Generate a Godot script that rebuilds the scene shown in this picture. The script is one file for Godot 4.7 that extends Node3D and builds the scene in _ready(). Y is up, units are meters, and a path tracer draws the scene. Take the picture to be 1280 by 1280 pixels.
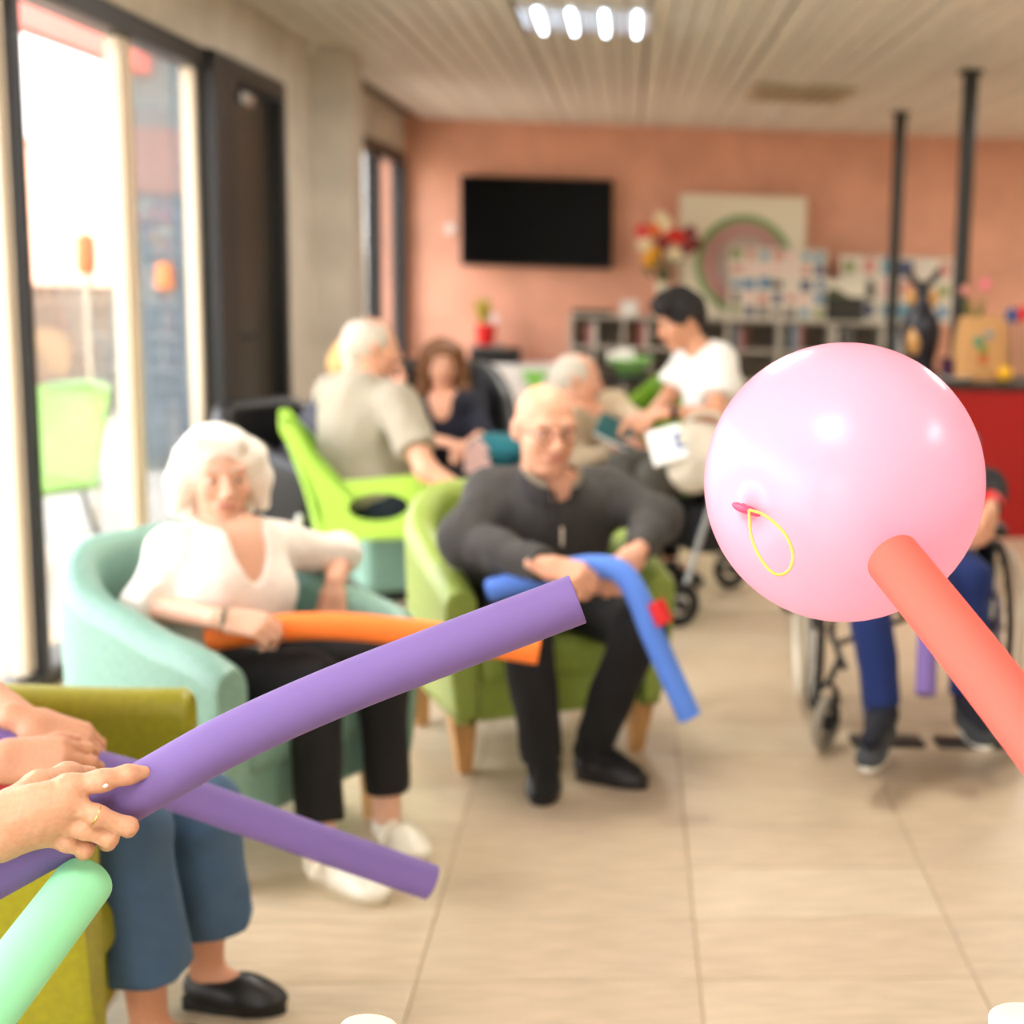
extends Node3D

# ---------------------------------------------------------------- mesh building
class Shape:
	var v := PackedVector3Array()
	var n := PackedVector3Array()
	var t := PackedInt32Array()

	func quad(a: int, b: int, c: int, d: int) -> void:
		t.append_array(PackedInt32Array([a, b, c, a, c, d]))

	func face(a: Vector3, b: Vector3, c: Vector3, d: Vector3) -> void:
		var k := v.size()
		var m := (b - a).cross(c - a).normalized()
		if m.length() < 0.5:
			m = (c - a).cross(d - a).normalized()
		v.append_array(PackedVector3Array([a, b, c, d]))
		n.append_array(PackedVector3Array([m, m, m, m]))
		quad(k, k + 1, k + 2, k + 3)

	func box(c: Vector3, s: Vector3, b := Basis()) -> Shape:
		var h := s / 2.0
		for axis in 3:
			for sgn in [-1.0, 1.0]:
				var u := Vector3.ZERO
				var w := Vector3.ZERO
				var m := Vector3.ZERO
				m[axis] = sgn
				u[(axis + 1) % 3] = h[(axis + 1) % 3]
				w[(axis + 2) % 3] = h[(axis + 2) % 3]
				var o := m * h
				var k := v.size()
				for q in [o - u - w, o + u - w, o + u + w, o - u + w]:
					v.append(c + b * q)
					n.append(b * m)
				quad(k, k + 1, k + 2, k + 3)
		return self

	# box with rounded edges
	func rbox(c: Vector3, s: Vector3, r: float, b := Basis(), seg := 2) -> Shape:
		var h := s / 2.0
		r = minf(r, minf(h.x, minf(h.y, h.z)) * 0.98)
		var inner := h - Vector3(r, r, r)
		for axis in 3:
			var ua := (axis + 1) % 3
			var wa := (axis + 2) % 3
			var cu := PackedFloat32Array()
			var cw := PackedFloat32Array()
			for i in seg + 1:
				cu.append(-h[ua] + r * (1.0 - tan(PI / 4.0 * (1.0 - float(i) / seg))))
				cw.append(-h[wa] + r * (1.0 - tan(PI / 4.0 * (1.0 - float(i) / seg))))
			for i in range(seg, -1, -1):
				cu.append(-cu[i])
				cw.append(-cw[i])
			for sgn in [-1.0, 1.0]:
				var k := v.size()
				for x in cu:
					for y in cw:
						var p := Vector3.ZERO
						p[axis] = sgn * h[axis]
						p[ua] = x
						p[wa] = y
						var q := p.clamp(-inner, inner)
						var m := (p - q).normalized()
						v.append(c + b * (q + m * r))
						n.append(b * m)
				var cnt := cw.size()
				for i in cu.size() - 1:
					for j in cnt - 1:
						quad(k + i * cnt + j, k + (i + 1) * cnt + j, k + (i + 1) * cnt + j + 1, k + i * cnt + j + 1)
		return self

	# surface of revolution; profile of (radius, height)
	func lathe(o: Vector3, prof: Array, b := Basis(), seg := 24) -> Shape:
		var k := v.size()
		var c := prof.size()
		for i in c:
			var p: Vector2 = prof[i]
			var d: Vector2 = (prof[mini(i + 1, c - 1)] - prof[maxi(i - 1, 0)])
			var m := Vector2(d.y, -d.x).normalized()
			for j in seg + 1:
				var a := TAU * j / seg
				v.append(o + b * Vector3(p.x * cos(a), p.y, p.x * sin(a)))
				n.append(b * Vector3(m.x * cos(a), m.y, m.x * sin(a)))
		for i in c - 1:
			for j in seg:
				quad(k + i * (seg + 1) + j, k + i * (seg + 1) + j + 1, k + (i + 1) * (seg + 1) + j + 1, k + (i + 1) * (seg + 1) + j)
		return self

	# round tube along points, with a radius at each point; flat or domed ends
	func tube(pts: Array, rad: Variant, seg := 10, dome := false, flat := 1.0, side := Vector3.ZERO) -> Shape:
		var c := pts.size()
		var k := v.size()
		var dir: Vector3 = (pts[1] - pts[0]).normalized()
		var u := dir.cross(Vector3.UP if absf(dir.y) < 0.9 else Vector3.RIGHT).normalized()
		if side != Vector3.ZERO:
			u = (side - dir * side.dot(dir)).normalized()
		for i in c:
			var d: Vector3 = (pts[mini(i + 1, c - 1)] - pts[maxi(i - 1, 0)]).normalized()
			u = (u - d * u.dot(d)).normalized()
			var w := d.cross(u)
			var r: float = rad[i] if rad is Array else rad
			for j in seg + 1:
				var a := TAU * j / seg
				var m := u * cos(a) + w * sin(a) / flat
				v.append(pts[i] + (u * cos(a) + w * sin(a) * flat) * r)
				n.append(m.normalized())
		for i in c - 1:
			for j in seg:
				quad(k + i * (seg + 1) + j, k + i * (seg + 1) + j + 1, k + (i + 1) * (seg + 1) + j + 1, k + (i + 1) * (seg + 1) + j)
		for e in 2:
			var at: Vector3 = pts[0] if e == 0 else pts[c - 1]
			var out: Vector3 = (pts[0] - pts[1]).normalized() if e == 0 else (pts[c - 1] - pts[c - 2]).normalized()
			var first := k if e == 0 else k + (c - 1) * (seg + 1)
			if dome:
				var prev := first
				for s in range(1, 4):
					var g := PI / 2.0 * s / 3.0
					var now := v.size()
					for j in seg + 1:
						var rv := v[first + j] - at
						v.append(at + rv * cos(g) + out * rv.length() * sin(g))
						n.append((rv.normalized() * cos(g) + out * sin(g)).normalized())
					for j in seg:
						quad(prev + j, prev + j + 1, now + j + 1, now + j)
					prev = now
			else:
				var now := v.size()
				for j in seg + 1:
					v.append(v[first + j])
					n.append(out)
				v.append(at)
				n.append(out)
				for j in seg:
					t.append_array(PackedInt32Array([now + j, now + j + 1, now + seg + 1]))
		return self

	func ball(c: Vector3, r: Vector3, b := Basis(), seg := 16) -> Shape:
		var k := v.size()
		var rows := seg / 2
		for i in rows + 1:
			var g := PI * i / rows
			for j in seg + 1:
				var a := TAU * j / seg
				var p := Vector3(sin(g) * cos(a), cos(g), sin(g) * sin(a))
				v.append(c + b * (p * r))
				n.append((b * (p / r)).normalized())
		for i in rows:
			for j in seg:
				quad(k + i * (seg + 1) + j, k + i * (seg + 1) + j + 1, k + (i + 1) * (seg + 1) + j + 1, k + (i + 1) * (seg + 1) + j)
		return self

	# flat outline (x, y) with a thickness along z, convex or star-shaped about its middle, with an optional hole
	func slab(outline: Array, thick: float, o: Transform3D, hole: Array = []) -> Shape:
		var c := outline.size()
		var mid := Vector2.ZERO
		for p in outline:
			mid += p / c
		for z in [-thick / 2.0, thick / 2.0]:
			var m := o.basis * Vector3(0, 0, signf(z))
			var k := v.size()
			for i in c:
				v.append(o * Vector3(outline[i].x, outline[i].y, z))
				n.append(m)
			for i in c:
				var q: Vector2 = hole[i] if hole else mid
				v.append(o * Vector3(q.x, q.y, z))
				n.append(m)
			for i in c:
				var j := (i + 1) % c
				quad(k + i, k + j, k + c + j, k + c + i)
		for ring in [outline, hole]:
			if ring.is_empty():
				continue
			for i in c:
				var a: Vector2 = ring[i]
				var b: Vector2 = ring[(i + 1) % c]
				var out := o.basis * Vector3(b.y - a.y, a.x - b.x, 0).normalized()
				var far := o.basis * Vector3(((a + b) / 2.0 - mid).x, ((a + b) / 2.0 - mid).y, 0)
				if (out.dot(far) < 0) == (ring == outline):
					out = -out
				var k := v.size()
				for q in [Vector3(a.x, a.y, -thick / 2), Vector3(b.x, b.y, -thick / 2), Vector3(b.x, b.y, thick / 2), Vector3(a.x, a.y, thick / 2)]:
					v.append(o * q)
					n.append(out)
				quad(k, k + 1, k + 2, k + 3)
		return self

	# stack of rings (each an array of points), joined to a skin with averaged normals
	func loft(rings: Array, closed := true, caps := true) -> Shape:
		var k := v.size()
		var rows := rings.size()
		var c: int = rings[0].size()
		for i in rows:
			for j in c:
				var e: Vector3 = rings[mini(i + 1, rows - 1)][j] - rings[maxi(i - 1, 0)][j]
				var a: int = (j + 1) % c if closed else mini(j + 1, c - 1)
				var b: int = (j + c - 1) % c if closed else maxi(j - 1, 0)
				var g: Vector3 = rings[i][a] - rings[i][b]
				v.append(rings[i][j])
				n.append(g.cross(e).normalized())
		for i in rows - 1:
			for j in (c if closed else c - 1):
				var j2 := (j + 1) % c
				quad(k + i * c + j, k + i * c + j2, k + (i + 1) * c + j2, k + (i + 1) * c + j)
		if caps:
			for e in [0, rows - 1]:
				var mid := Vector3.ZERO
				for p in rings[e]:
					mid += p / c
				var other := Vector3.ZERO
				for p in rings[1 if e == 0 else rows - 2]:
					other += p / c
				var m: Vector3 = Vector3.ZERO
				for j in c:
					m += (rings[e][j] - mid).cross(rings[e][(j + 1) % c] - mid)
				m = m.normalized()
				if m.dot(mid - other) < 0:
					m = -m
				var now := v.size()
				for p in rings[e]:
					v.append(p)
					n.append(m)
				v.append(mid)
				n.append(m)
				for j in c:
					t.append_array(PackedInt32Array([now + j, now + (j + 1) % c, now + c]))
		return self

	func add(o: Shape, x := Transform3D()) -> Shape:
		var k := v.size()
		for p in o.v:
			v.append(x * p)
		for m in o.n:
			n.append((x.basis * m).normalized())
		for i in o.t:
			t.append(k + i)
		return self

	func mesh() -> ArrayMesh:
		for i in range(0, t.size(), 3):
			var a := t[i]
			var b := t[i + 1]
			var c := t[i + 2]
			if (v[b] - v[a]).cross(v[c] - v[a]).dot(n[a] + n[b] + n[c]) > 0.0:
				t[i + 1] = c
				t[i + 2] = b
		var arr := []
		arr.resize(Mesh.ARRAY_MAX)
		arr[Mesh.ARRAY_VERTEX] = v
		arr[Mesh.ARRAY_NORMAL] = n
		arr[Mesh.ARRAY_INDEX] = t
		var m := ArrayMesh.new()
		m.add_surface_from_arrays(Mesh.PRIMITIVE_TRIANGLES, arr)
		return m

# rounded body from tapered capsules and ellipsoids joined by a smooth minimum, meshed as surface nets
class Field:
	var prims := []
	var wrinkle := 0.0
	var wrinkle_size := 9.0
	var noise_seed := 1

	func cap(a: Vector3, b: Vector3, ra: float, rb: float, k := 0.03, flat_end := false) -> Field:
		prims.append([0, a, b, ra, rb, k, flat_end])
		return self

	func egg(c: Vector3, r: Vector3, basis := Basis(), k := 0.03) -> Field:
		prims.append([1, c, r, basis.inverse(), maxf(r.x, maxf(r.y, r.z)), k])
		return self

	func cut(c: Vector3, r: Vector3, basis := Basis(), k := 0.01) -> Field:
		prims.append([2, c, r, basis.inverse(), maxf(r.x, maxf(r.y, r.z)), k])
		return self

	func chain(pts: Array, rad: Array, k := 0.02) -> Field:
		for i in pts.size() - 1:
			cap(pts[i], pts[i + 1], rad[i], rad[i + 1], k)
		return self

	func shape(cell: float) -> Shape:
		var lo := Vector3.INF
		var hi := -Vector3.INF
		var boxes := []
		for p in prims:
			var m: float = p[5] + 2.5 * cell
			var a: Vector3
			var b: Vector3
			if p[0] == 0:
				var r := Vector3.ONE * (maxf(p[3], p[4]) + m)
				a = p[1].min(p[2]) - r
				b = p[1].max(p[2]) + r
			else:
				var r = Vector3.ONE * (p[4] + m)
				a = p[1] - r
				b = p[1] + r
			boxes.append([a, b])
			if p[0] != 2:
				lo = lo.min(a)
				hi = hi.max(b)
		var nx := int((hi.x - lo.x) / cell) + 2
		var ny := int((hi.y - lo.y) / cell) + 2
		var nz := int((hi.z - lo.z) / cell) + 2
		var g := PackedFloat32Array()
		g.resize(nx * ny * nz)
		g.fill(9.0)
		for n in prims.size():
			var p: Array = prims[n]
			var a0: Vector3 = ((boxes[n][0] - lo) / cell).max(Vector3.ZERO)
			var b0: Vector3 = ((boxes[n][1] - lo) / cell).min(Vector3(nx - 1, ny - 1, nz - 1))
			var k: float = p[5]
			var kind: int = p[0]
			var c: Vector3 = p[1]
			var ba := Vector3.ZERO
			var bb := 1.0
			var ra := 0.0
			var dr := 0.0
			var flat := false
			var inv := Basis()
			var rr := Vector3.ONE
			var unit := Vector3.ZERO
			if kind == 0:
				ba = p[2] - c
				bb = maxf(ba.length_squared(), 1e-9)
				unit = ba.normalized()
				ra = p[3]
				dr = p[4] - ra
				flat = p[6]
			else:
				rr = p[2]
				inv = p[3]
			for ix in range(int(a0.x), int(b0.x) + 1):
				for iy in range(int(a0.y), int(b0.y) + 1):
					var at := (ix * ny + iy) * nz
					for iz in range(int(a0.z), int(b0.z) + 1):
						var q := Vector3(lo.x + ix * cell, lo.y + iy * cell, lo.z + iz * cell) - c
						var d: float
						if kind == 0:
							var h := clampf(q.dot(ba) / bb, 0.0, 1.0)
							d = (q - ba * h).length() - ra - dr * h
							if flat:
								d = maxf(d, (q - ba).dot(unit))
						else:
							var e := (inv * q) / rr
							var l := e.length()
							d = l * (l - 1.0) / maxf((e / rr).length(), 1e-6)
						var o := g[at + iz]
						if kind == 2:
							d = -d
							var s2 := maxf(k - absf(o - d), 0.0)
							g[at + iz] = maxf(o, d) + s2 * s2 * 0.25 / k
						elif o > 8.0:
							g[at + iz] = d
						else:
							var s := maxf(k - absf(o - d), 0.0)
							g[at + iz] = minf(o, d) - s * s * 0.25 / k
		if wrinkle > 0.0:
			var f := FastNoiseLite.new()
			f.seed = noise_seed
			f.frequency = wrinkle_size
			f.fractal_octaves = 2
			for ix in nx:
				for iy in ny:
					var at := (ix * ny + iy) * nz
					for iz in nz:
						if absf(g[at + iz]) < 3.0 * cell:
							g[at + iz] += wrinkle * f.get_noise_3d(lo.x + ix * cell, (lo.y + iy * cell) * 0.6, lo.z + iz * cell)
		var out := Shape.new()
		var id := PackedInt32Array()
		id.resize(nx * ny * nz)
		id.fill(-1)
		var sx := ny * nz
		var sy := nz
		var off := PackedInt32Array([0, 1, sy, sy + 1, sx, sx + 1, sx + sy, sx + sy + 1])
		var pos := [Vector3(0, 0, 0), Vector3(0, 0, 1), Vector3(0, 1, 0), Vector3(0, 1, 1), Vector3(1, 0, 0), Vector3(1, 0, 1), Vector3(1, 1, 0), Vector3(1, 1, 1)]
		var edges := [[0, 1], [2, 3], [4, 5], [6, 7], [0, 2], [1, 3], [4, 6], [5, 7], [0, 4], [1, 5], [2, 6], [3, 7]]
		var near := 2.0 * cell
		var c8 := PackedFloat32Array()
		c8.resize(8)
		for ix in nx - 1:
			for iy in ny - 1:
				var at := (ix * ny + iy) * nz
				for iz in nz - 1:
					var i := at + iz
					if absf(g[i]) > near:
						continue
					var mask := 0
					for e in 8:
						c8[e] = g[i + off[e]]
						if c8[e] < 0.0:
							mask |= 1 << e
					if mask == 0 or mask == 255:
						continue
					var sum := Vector3.ZERO
					var cnt := 0
					for e in edges:
						var p0 := c8[e[0]]
						var p1 := c8[e[1]]
						if (p0 < 0.0) != (p1 < 0.0):
							sum += pos[e[0]].lerp(pos[e[1]], p0 / (p0 - p1))
							cnt += 1
					sum /= cnt
					id[i] = out.v.size()
					out.v.append(lo + (Vector3(ix, iy, iz) + sum) * cell)
					out.n.append(Vector3(c8[4] + c8[5] + c8[6] + c8[7] - c8[0] - c8[1] - c8[2] - c8[3], c8[2] + c8[3] + c8[6] + c8[7] - c8[0] - c8[1] - c8[4] - c8[5], c8[1] + c8[3] + c8[5] + c8[7] - c8[0] - c8[2] - c8[4] - c8[6]).normalized())
					if ix > 0 and iy > 0 and iz > 0:
						var s0 := c8[0] < 0.0
						if s0 != (c8[1] < 0.0) and id[i - sx] >= 0 and id[i - sy] >= 0 and id[i - sx - sy] >= 0:
							out.quad(id[i], id[i - sx], id[i - sx - sy], id[i - sy])
						if s0 != (c8[2] < 0.0) and id[i - sx] >= 0 and id[i - 1] >= 0 and id[i - sx - 1] >= 0:
							out.quad(id[i], id[i - sx], id[i - sx - 1], id[i - 1])
						if s0 != (c8[4] < 0.0) and id[i - sy] >= 0 and id[i - 1] >= 0 and id[i - sy - 1] >= 0:
							out.quad(id[i], id[i - sy], id[i - sy - 1], id[i - 1])
		return out

# ---------------------------------------------------------------- naming, materials
var used := {}
var M := {}

func numbered(called: String) -> String:
	var k: int = used.get(called, -1) + 1
	used[called] = k
	return called if k == 0 else "%s_%03d" % [called, k]

func thing(called: String, label: String, category: String, at := Vector3.ZERO, group := "", turn := Basis()) -> Node3D:
	var o := Node3D.new()
	o.name = numbered(called)
	o.transform = Transform3D(turn, at)
	o.set_meta("label", label)
	o.set_meta("category", category)
	if group:
		o.set_meta("group", group)
	add_child(o, true)
	return o

func room(called: String, label: String, category: String) -> Node3D:
	var o := thing(called, label, category)
	o.set_meta("kind", "structure")
	return o

func part(parent: Node3D, called: String, s: Variant, m: Material, label := "") -> MeshInstance3D:
	var o := MeshInstance3D.new()
	o.name = called
	o.mesh = s.mesh() if s is Shape else s
	o.material_override = m
	if label:
		o.set_meta("label", label)
	parent.add_child(o, true)
	return o

func single(called: String, label: String, category: String, s: Shape, m: Material, group := "") -> MeshInstance3D:
	var o := MeshInstance3D.new()
	o.name = numbered(called)
	o.mesh = s.mesh()
	o.material_override = m
	o.set_meta("label", label)
	o.set_meta("category", category)
	if group:
		o.set_meta("group", group)
	add_child(o, true)
	return o

func noise_tex(size: int, freq: float, low: float, high: float, seed_: int, octaves := 4, normal := false) -> NoiseTexture2D:
	var f := FastNoiseLite.new()
	f.seed = seed_
	f.frequency = freq
	f.fractal_octaves = octaves
	var t := NoiseTexture2D.new()
	t.noise = f
	t.width = size
	t.height = size
	t.seamless = true
	if normal:
		t.as_normal_map = true
		t.bump_strength = 4.0
	else:
		var r := Gradient.new()
		r.set_color(0, Color(low, low, low))
		r.set_color(1, Color(high, high, high))
		t.color_ramp = r
	return t

func mat(c: Color, rough := 0.6, metal := 0.0) -> StandardMaterial3D:
	var m := StandardMaterial3D.new()
	m.albedo_color = c
	m.roughness = rough
	m.metallic = metal
	return m

func grain(m: StandardMaterial3D, t: Texture2D, scale: Vector3, world := false) -> StandardMaterial3D:
	m.albedo_texture = t
	m.uv1_triplanar = true
	m.uv1_world_triplanar = world
	m.uv1_scale = scale
	return m

func rough_skin(m: StandardMaterial3D, t: Texture2D, depth: float) -> StandardMaterial3D:
	m.heightmap_enabled = true
	m.heightmap_texture = t
	m.heightmap_scale = depth
	return m

func cloth(c: Color, scale := 6.0, rough := 0.9, sheen := 0.25) -> StandardMaterial3D:
	var m := grain(mat(c, rough), M.cloth_tone, Vector3.ONE * scale)
	m.rim_enabled = true
	m.rim = sheen if c.get_luminance() > 0.1 else 0.06
	m.rim_tint = 0.6
	return rough_skin(m, M.weave, 0.06)

func facing(f: Vector3, up := Vector3.UP) -> Basis:
	var z := f.normalized()
	var x := up.cross(z).normalized()
	return Basis(x, z.cross(x), z)

func spline(pts: Array, per := 6) -> Array:
	var out := []
	for i in pts.size() - 1:
		var a: Vector3 = pts[maxi(i - 1, 0)]
		var b: Vector3 = pts[i]
		var c: Vector3 = pts[i + 1]
		var d: Vector3 = pts[mini(i + 2, pts.size() - 1)]
		for k in per:
			out.append(b.cubic_interpolate(c, a, d, float(k) / per))
	out.append(pts[pts.size() - 1])
	return out

# ---------------------------------------------------------------- stage: camera, sky, sun, lamps
const CEILING := 2.725
const LEFT := -1.95
const BACK := -14.63
const RIGHT := 5.6
const REAR := 2.6

func stage() -> void:
	var cam := Camera3D.new()
	cam.name = "camera"
	var lens := CameraAttributesPhysical.new()
	lens.frustum_focal_length = 35.25
	lens.exposure_aperture = 2.0
	lens.frustum_focus_distance = 1.72
	lens.frustum_near = 0.05
	lens.frustum_far = 120.0
	cam.attributes = lens
	cam.projection = Camera3D.PROJECTION_FRUSTUM
	cam.near = 0.05
	cam.far = 120.0
	cam.size = 0.05 * 2.0 * 640.0 / 1880.0
	cam.frustum_offset = Vector2(-0.05 * 292.0 / 1880.0, 0.0)
	cam.transform = Transform3D(Basis(Vector3(0.99662, 0.02906, 0.07684), Vector3(-0.01576, 0.98561, -0.16832), Vector3(-0.08063, 0.16654, 0.98273)), Vector3(0, 1.53, 0))
	add_child(cam)
	cam.current = true

	var e := Environment.new()
	var sky := ProceduralSkyMaterial.new()
	sky.sky_top_color = Color(0.93, 0.95, 1.0)
	sky.sky_horizon_color = Color(1.0, 0.99, 0.97)
	sky.ground_horizon_color = Color(0.8, 0.78, 0.74)
	sky.ground_bottom_color = Color(0.6, 0.58, 0.54)
	sky.sky_energy_multiplier = 1.0
	sky.sun_angle_max = 1.0
	e.background_mode = Environment.BG_SKY
	e.sky = Sky.new()
	e.sky.sky_material = sky
	e.background_energy_multiplier = 8.5
	e.tonemap_mode = Environment.TONE_MAPPER_LINEAR
	e.tonemap_exposure = 1.25
	e.sdfgi_enabled = true
	e.ssao_enabled = true
	e.ssil_enabled = true
	var we := WorldEnvironment.new()
	we.name = "surroundings"
	we.environment = e
	add_child(we)

	# the sun stands high over the roof: it lights the terrace and what stands across from the glazing
	var sun := DirectionalLight3D.new()
	sun.name = "sun"
	sun.light_color = Color(1.0, 0.95, 0.86)
	sun.light_energy = 5.0
	sun.light_angular_distance = 2.0
	sun.shadow_enabled = true
	sun.transform = Transform3D(facing(Vector3(0.25, 0.75, -0.50)), Vector3(0, 10, 0))
	add_child(sun)

func palette() -> void:
	M.fine = noise_tex(256, 0.06, 0.88, 1.0, 3)
	M.cloth_tone = noise_tex(256, 0.03, 0.92, 1.0, 11)
	M.weave = noise_tex(256, 0.35, 0.0, 1.0, 12, 2)
	M.leather = noise_tex(256, 0.16, 0.0, 1.0, 13, 3)
	M.foam = noise_tex(256, 0.25, 0.955, 1.0, 17, 2)
	M.patch = noise_tex(256, 0.012, 0.9, 1.0, 14)
	M.streak = noise_tex(512, 0.02, 0.87, 1.0, 15, 5)
	M.wood_grain = noise_tex(256, 0.05, 0.72, 1.0, 16, 4)
	M.wall_left = rough_skin(grain(mat(Color(0.87, 0.83, 0.77), 0.9), M.patch, Vector3.ONE * 0.7, true), M.weave, 0.05)
	M.wall_pink = rough_skin(grain(mat(Color(0.935, 0.695, 0.58), 0.85), M.patch, Vector3.ONE * 0.5, true), M.weave, 0.05)
	M.wall_cream = grain(mat(Color(0.93, 0.90, 0.83), 0.9), M.patch, Vector3.ONE * 0.6, true)
	M.plank = []
	for k in 3:
		M.plank.append(grain(mat(Color(0.97, 0.945, 0.89).darkened(0.02 * k), 0.5), M.fine, Vector3(2.5, 1, 0.12), true))
	M.ceiling_back = mat(Color(0.45, 0.41, 0.35), 0.9)
	M.tile = []
	for k in 4:
		var m := grain(mat([Color(0.82, 0.74, 0.62), Color(0.80, 0.715, 0.60), Color(0.83, 0.755, 0.64), Color(0.81, 0.725, 0.605)][k], 0.34), M.streak, Vector3(0.5, 1, 3.2), true)
		m.uv1_offset = Vector3(0.31 * k, 0, 0.57 * k)
		M.tile.append(m)
	M.grout = mat(Color(0.66, 0.58, 0.47), 0.9)
	M.black_frame = mat(Color(0.10, 0.10, 0.10), 0.45)
	M.champagne = mat(Color(0.82, 0.75, 0.65), 0.35, 0.2)
	M.dark_door = grain(mat(Color(0.20, 0.18, 0.15), 0.4), M.fine, Vector3.ONE * 2)
	M.glass = mat(Color(0.95, 0.98, 0.97, 0.06), 0.02)
	M.glass.transparency = BaseMaterial3D.TRANSPARENCY_ALPHA
	M.white = mat(Color(0.93, 0.92, 0.89), 0.5)
	M.chrome = mat(Color(0.75, 0.75, 0.74), 0.25, 0.9)
	M.black = mat(Color(0.06, 0.06, 0.065), 0.5)
	M.rubber = mat(Color(0.09, 0.09, 0.09), 0.8)
	M.oak = grain(mat(Color(0.88, 0.66, 0.40), 0.5), M.wood_grain, Vector3(9, 1, 9))
	M.screen = mat(Color(0.02, 0.02, 0.018), 0.3)
	M.screen.metallic_specular = 0.2
	M.eye_white = mat(Color(0.92, 0.89, 0.85), 0.2)
	M.iris = mat(Color(0.24, 0.17, 0.11), 0.15)

# ---------------------------------------------------------------- the room
func build_room() -> void:
	var length := REAR - BACK
	var mid := (REAR + BACK) / 2.0
	# floor of 60 x 30 cm tiles on a slab of grout
	var fl := room("floor", "beige stone-look tiled floor with thin joints", "floor")
	part(fl, "slab", Shape.new().box(Vector3((LEFT + RIGHT) / 2, -0.1, mid), Vector3(RIGHT - LEFT + 0.6, 0.192, length + 0.6)), M.grout)
	var proto := Shape.new().rbox(Vector3.ZERO, Vector3(0.5965, 0.012, 0.2965), 0.002, Basis(), 1).mesh()
	var rest := [Shape.new(), Shape.new(), Shape.new(), Shape.new()]
	var z0 := -3.012
	var x0 := 0.178
	for i in range(-4, 10):
		for j in range(-39, 19):
			var c := Vector3(x0 + (i + 0.5) * 0.6, -0.006, z0 + (j + 0.5) * 0.3)
			if c.x < LEFT + 0.29 or c.x > RIGHT or c.z < BACK or c.z > REAR:
				continue
			var kind := posmod(i * 7 + j * 13 + i * j, 4)
			if c.z < -2.2 and c.z > -9.6 and c.x > -2.0 and c.x < 0.6 - c.z * 0.22:
				var o := MeshInstance3D.new()
				o.name = "tile"
				o.mesh = proto
				o.material_override = M.tile[kind]
				o.position = c
				fl.add_child(o, true)
			else:
				rest[kind].box(c, Vector3(0.5965, 0.012, 0.2965))
	for k in 4:
		part(fl, "far_tile", rest[k], M.tile[k]).set_meta("kind", "stuff")
	# cut tiles along the glazing
	for k in 30:
		part(fl, "edge_tile", Shape.new().box(Vector3(-1.785, -0.006, -2.862 - 0.3 * k), Vector3(0.32, 0.012, 0.2965)), M.tile[k % 4])

	# ceiling of long boards running towards the back wall
	var ce := room("ceiling", "cream ceiling of long narrow boards running to the back wall", "ceiling")
	part(ce, "slab", Shape.new().box(Vector3((LEFT + RIGHT) / 2, CEILING + 0.13, mid), Vector3(RIGHT - LEFT + 1.0, 0.2, length + 0.6)), M.ceiling_back)
	var w := 0.111
	var board := Shape.new().rbox(Vector3.ZERO, Vector3(w - 0.009, 0.03, length), 0.004, Basis(), 1).mesh()
	var k := 0
	var x := -0.549 - 12.0 * w - w / 2.0
	while x < RIGHT:
		var o := MeshInstance3D.new()
		o.name = "board"
		o.mesh = board
		o.material_override = M.plank[(k * 5) % 3]
		# every sixth joint is a wider one
		o.position = Vector3(x + w / 2.0, CEILING + 0.015, mid)
		ce.add_child(o, true)
		x += w + (0.012 if posmod(k, 6) == 5 else 0.0)
		k += 1

	# back wall, right wall, rear wall
	var bw := room("wall_back", "salmon pink painted back wall", "wall")
	part(bw, "plaster", Shape.new().box(Vector3((LEFT + RIGHT) / 2, CEILING / 2, BACK - 0.1), Vector3(RIGHT - LEFT + 0.9, CEILING + 0.1, 0.2)), M.wall_pink)
	var rw := room("wall_right", "cream painted side wall beyond the counter", "wall")
	part(rw, "plaster", Shape.new().box(Vector3(RIGHT + 0.1, CEILING / 2, mid), Vector3(0.2, CEILING + 0.1, length + 0.4)), M.wall_cream)
	var fw := room("wall_front", "cream painted wall behind the viewer", "wall")
	part(fw, "header", Shape.new().box(Vector3((LEFT + RIGHT) / 2, (2.45 + CEILING) / 2, REAR + 0.1), Vector3(RIGHT - LEFT + 0.6, CEILING - 2.35, 0.2)), M.wall_cream)
	part(fw, "pier", Shape.new().box(Vector3(LEFT + 0.2, 1.17, REAR + 0.1), Vector3(0.6, 2.46, 0.2)), M.wall_cream)
	part(fw, "solid_piece", Shape.new().box(Vector3(2.85, 1.17, REAR + 0.1), Vector3(5.8, 2.46, 0.2)), M.wall_cream)
	# added glazed door behind the viewer, put in for frontal fill light
	var w3 := room("window_3", "added black-framed glazed door behind the viewer for frontal fill", "window")
	part(w3, "head_frame", Shape.new().rbox(Vector3(-0.75, 2.36, REAR + 0.05), Vector3(1.4, 0.08, 0.1), 0.006, Basis(), 1), M.black_frame)
	part(w3, "sill_frame", Shape.new().rbox(Vector3(-0.75, 0.03, REAR + 0.05), Vector3(1.4, 0.06, 0.1), 0.006, Basis(), 1), M.black_frame)
	for n in 2:
		part(w3, "post", Shape.new().rbox(Vector3(-1.42 + 1.33 * n, 1.19, REAR + 0.05), Vector3(0.06, 2.26, 0.1), 0.006, Basis(), 1), M.black_frame)
	part(w3, "pane", Shape.new().box(Vector3(-0.755, 1.19, REAR + 0.05), Vector3(1.25, 2.24, 0.008)), M.glass)

	# left wall: header over the glazing, solid piece, pier, piece over the far door
	var lw := room("wall_left", "warm grey painted wall around the glazed doors", "wall")
	part(lw, "header", Shape.new().box(Vector3(LEFT - 0.1, (2.46 + CEILING) / 2, (REAR - 8.8) / 2), Vector3(0.2, CEILING - 2.36, REAR + 8.8)), M.wall_left)
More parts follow.
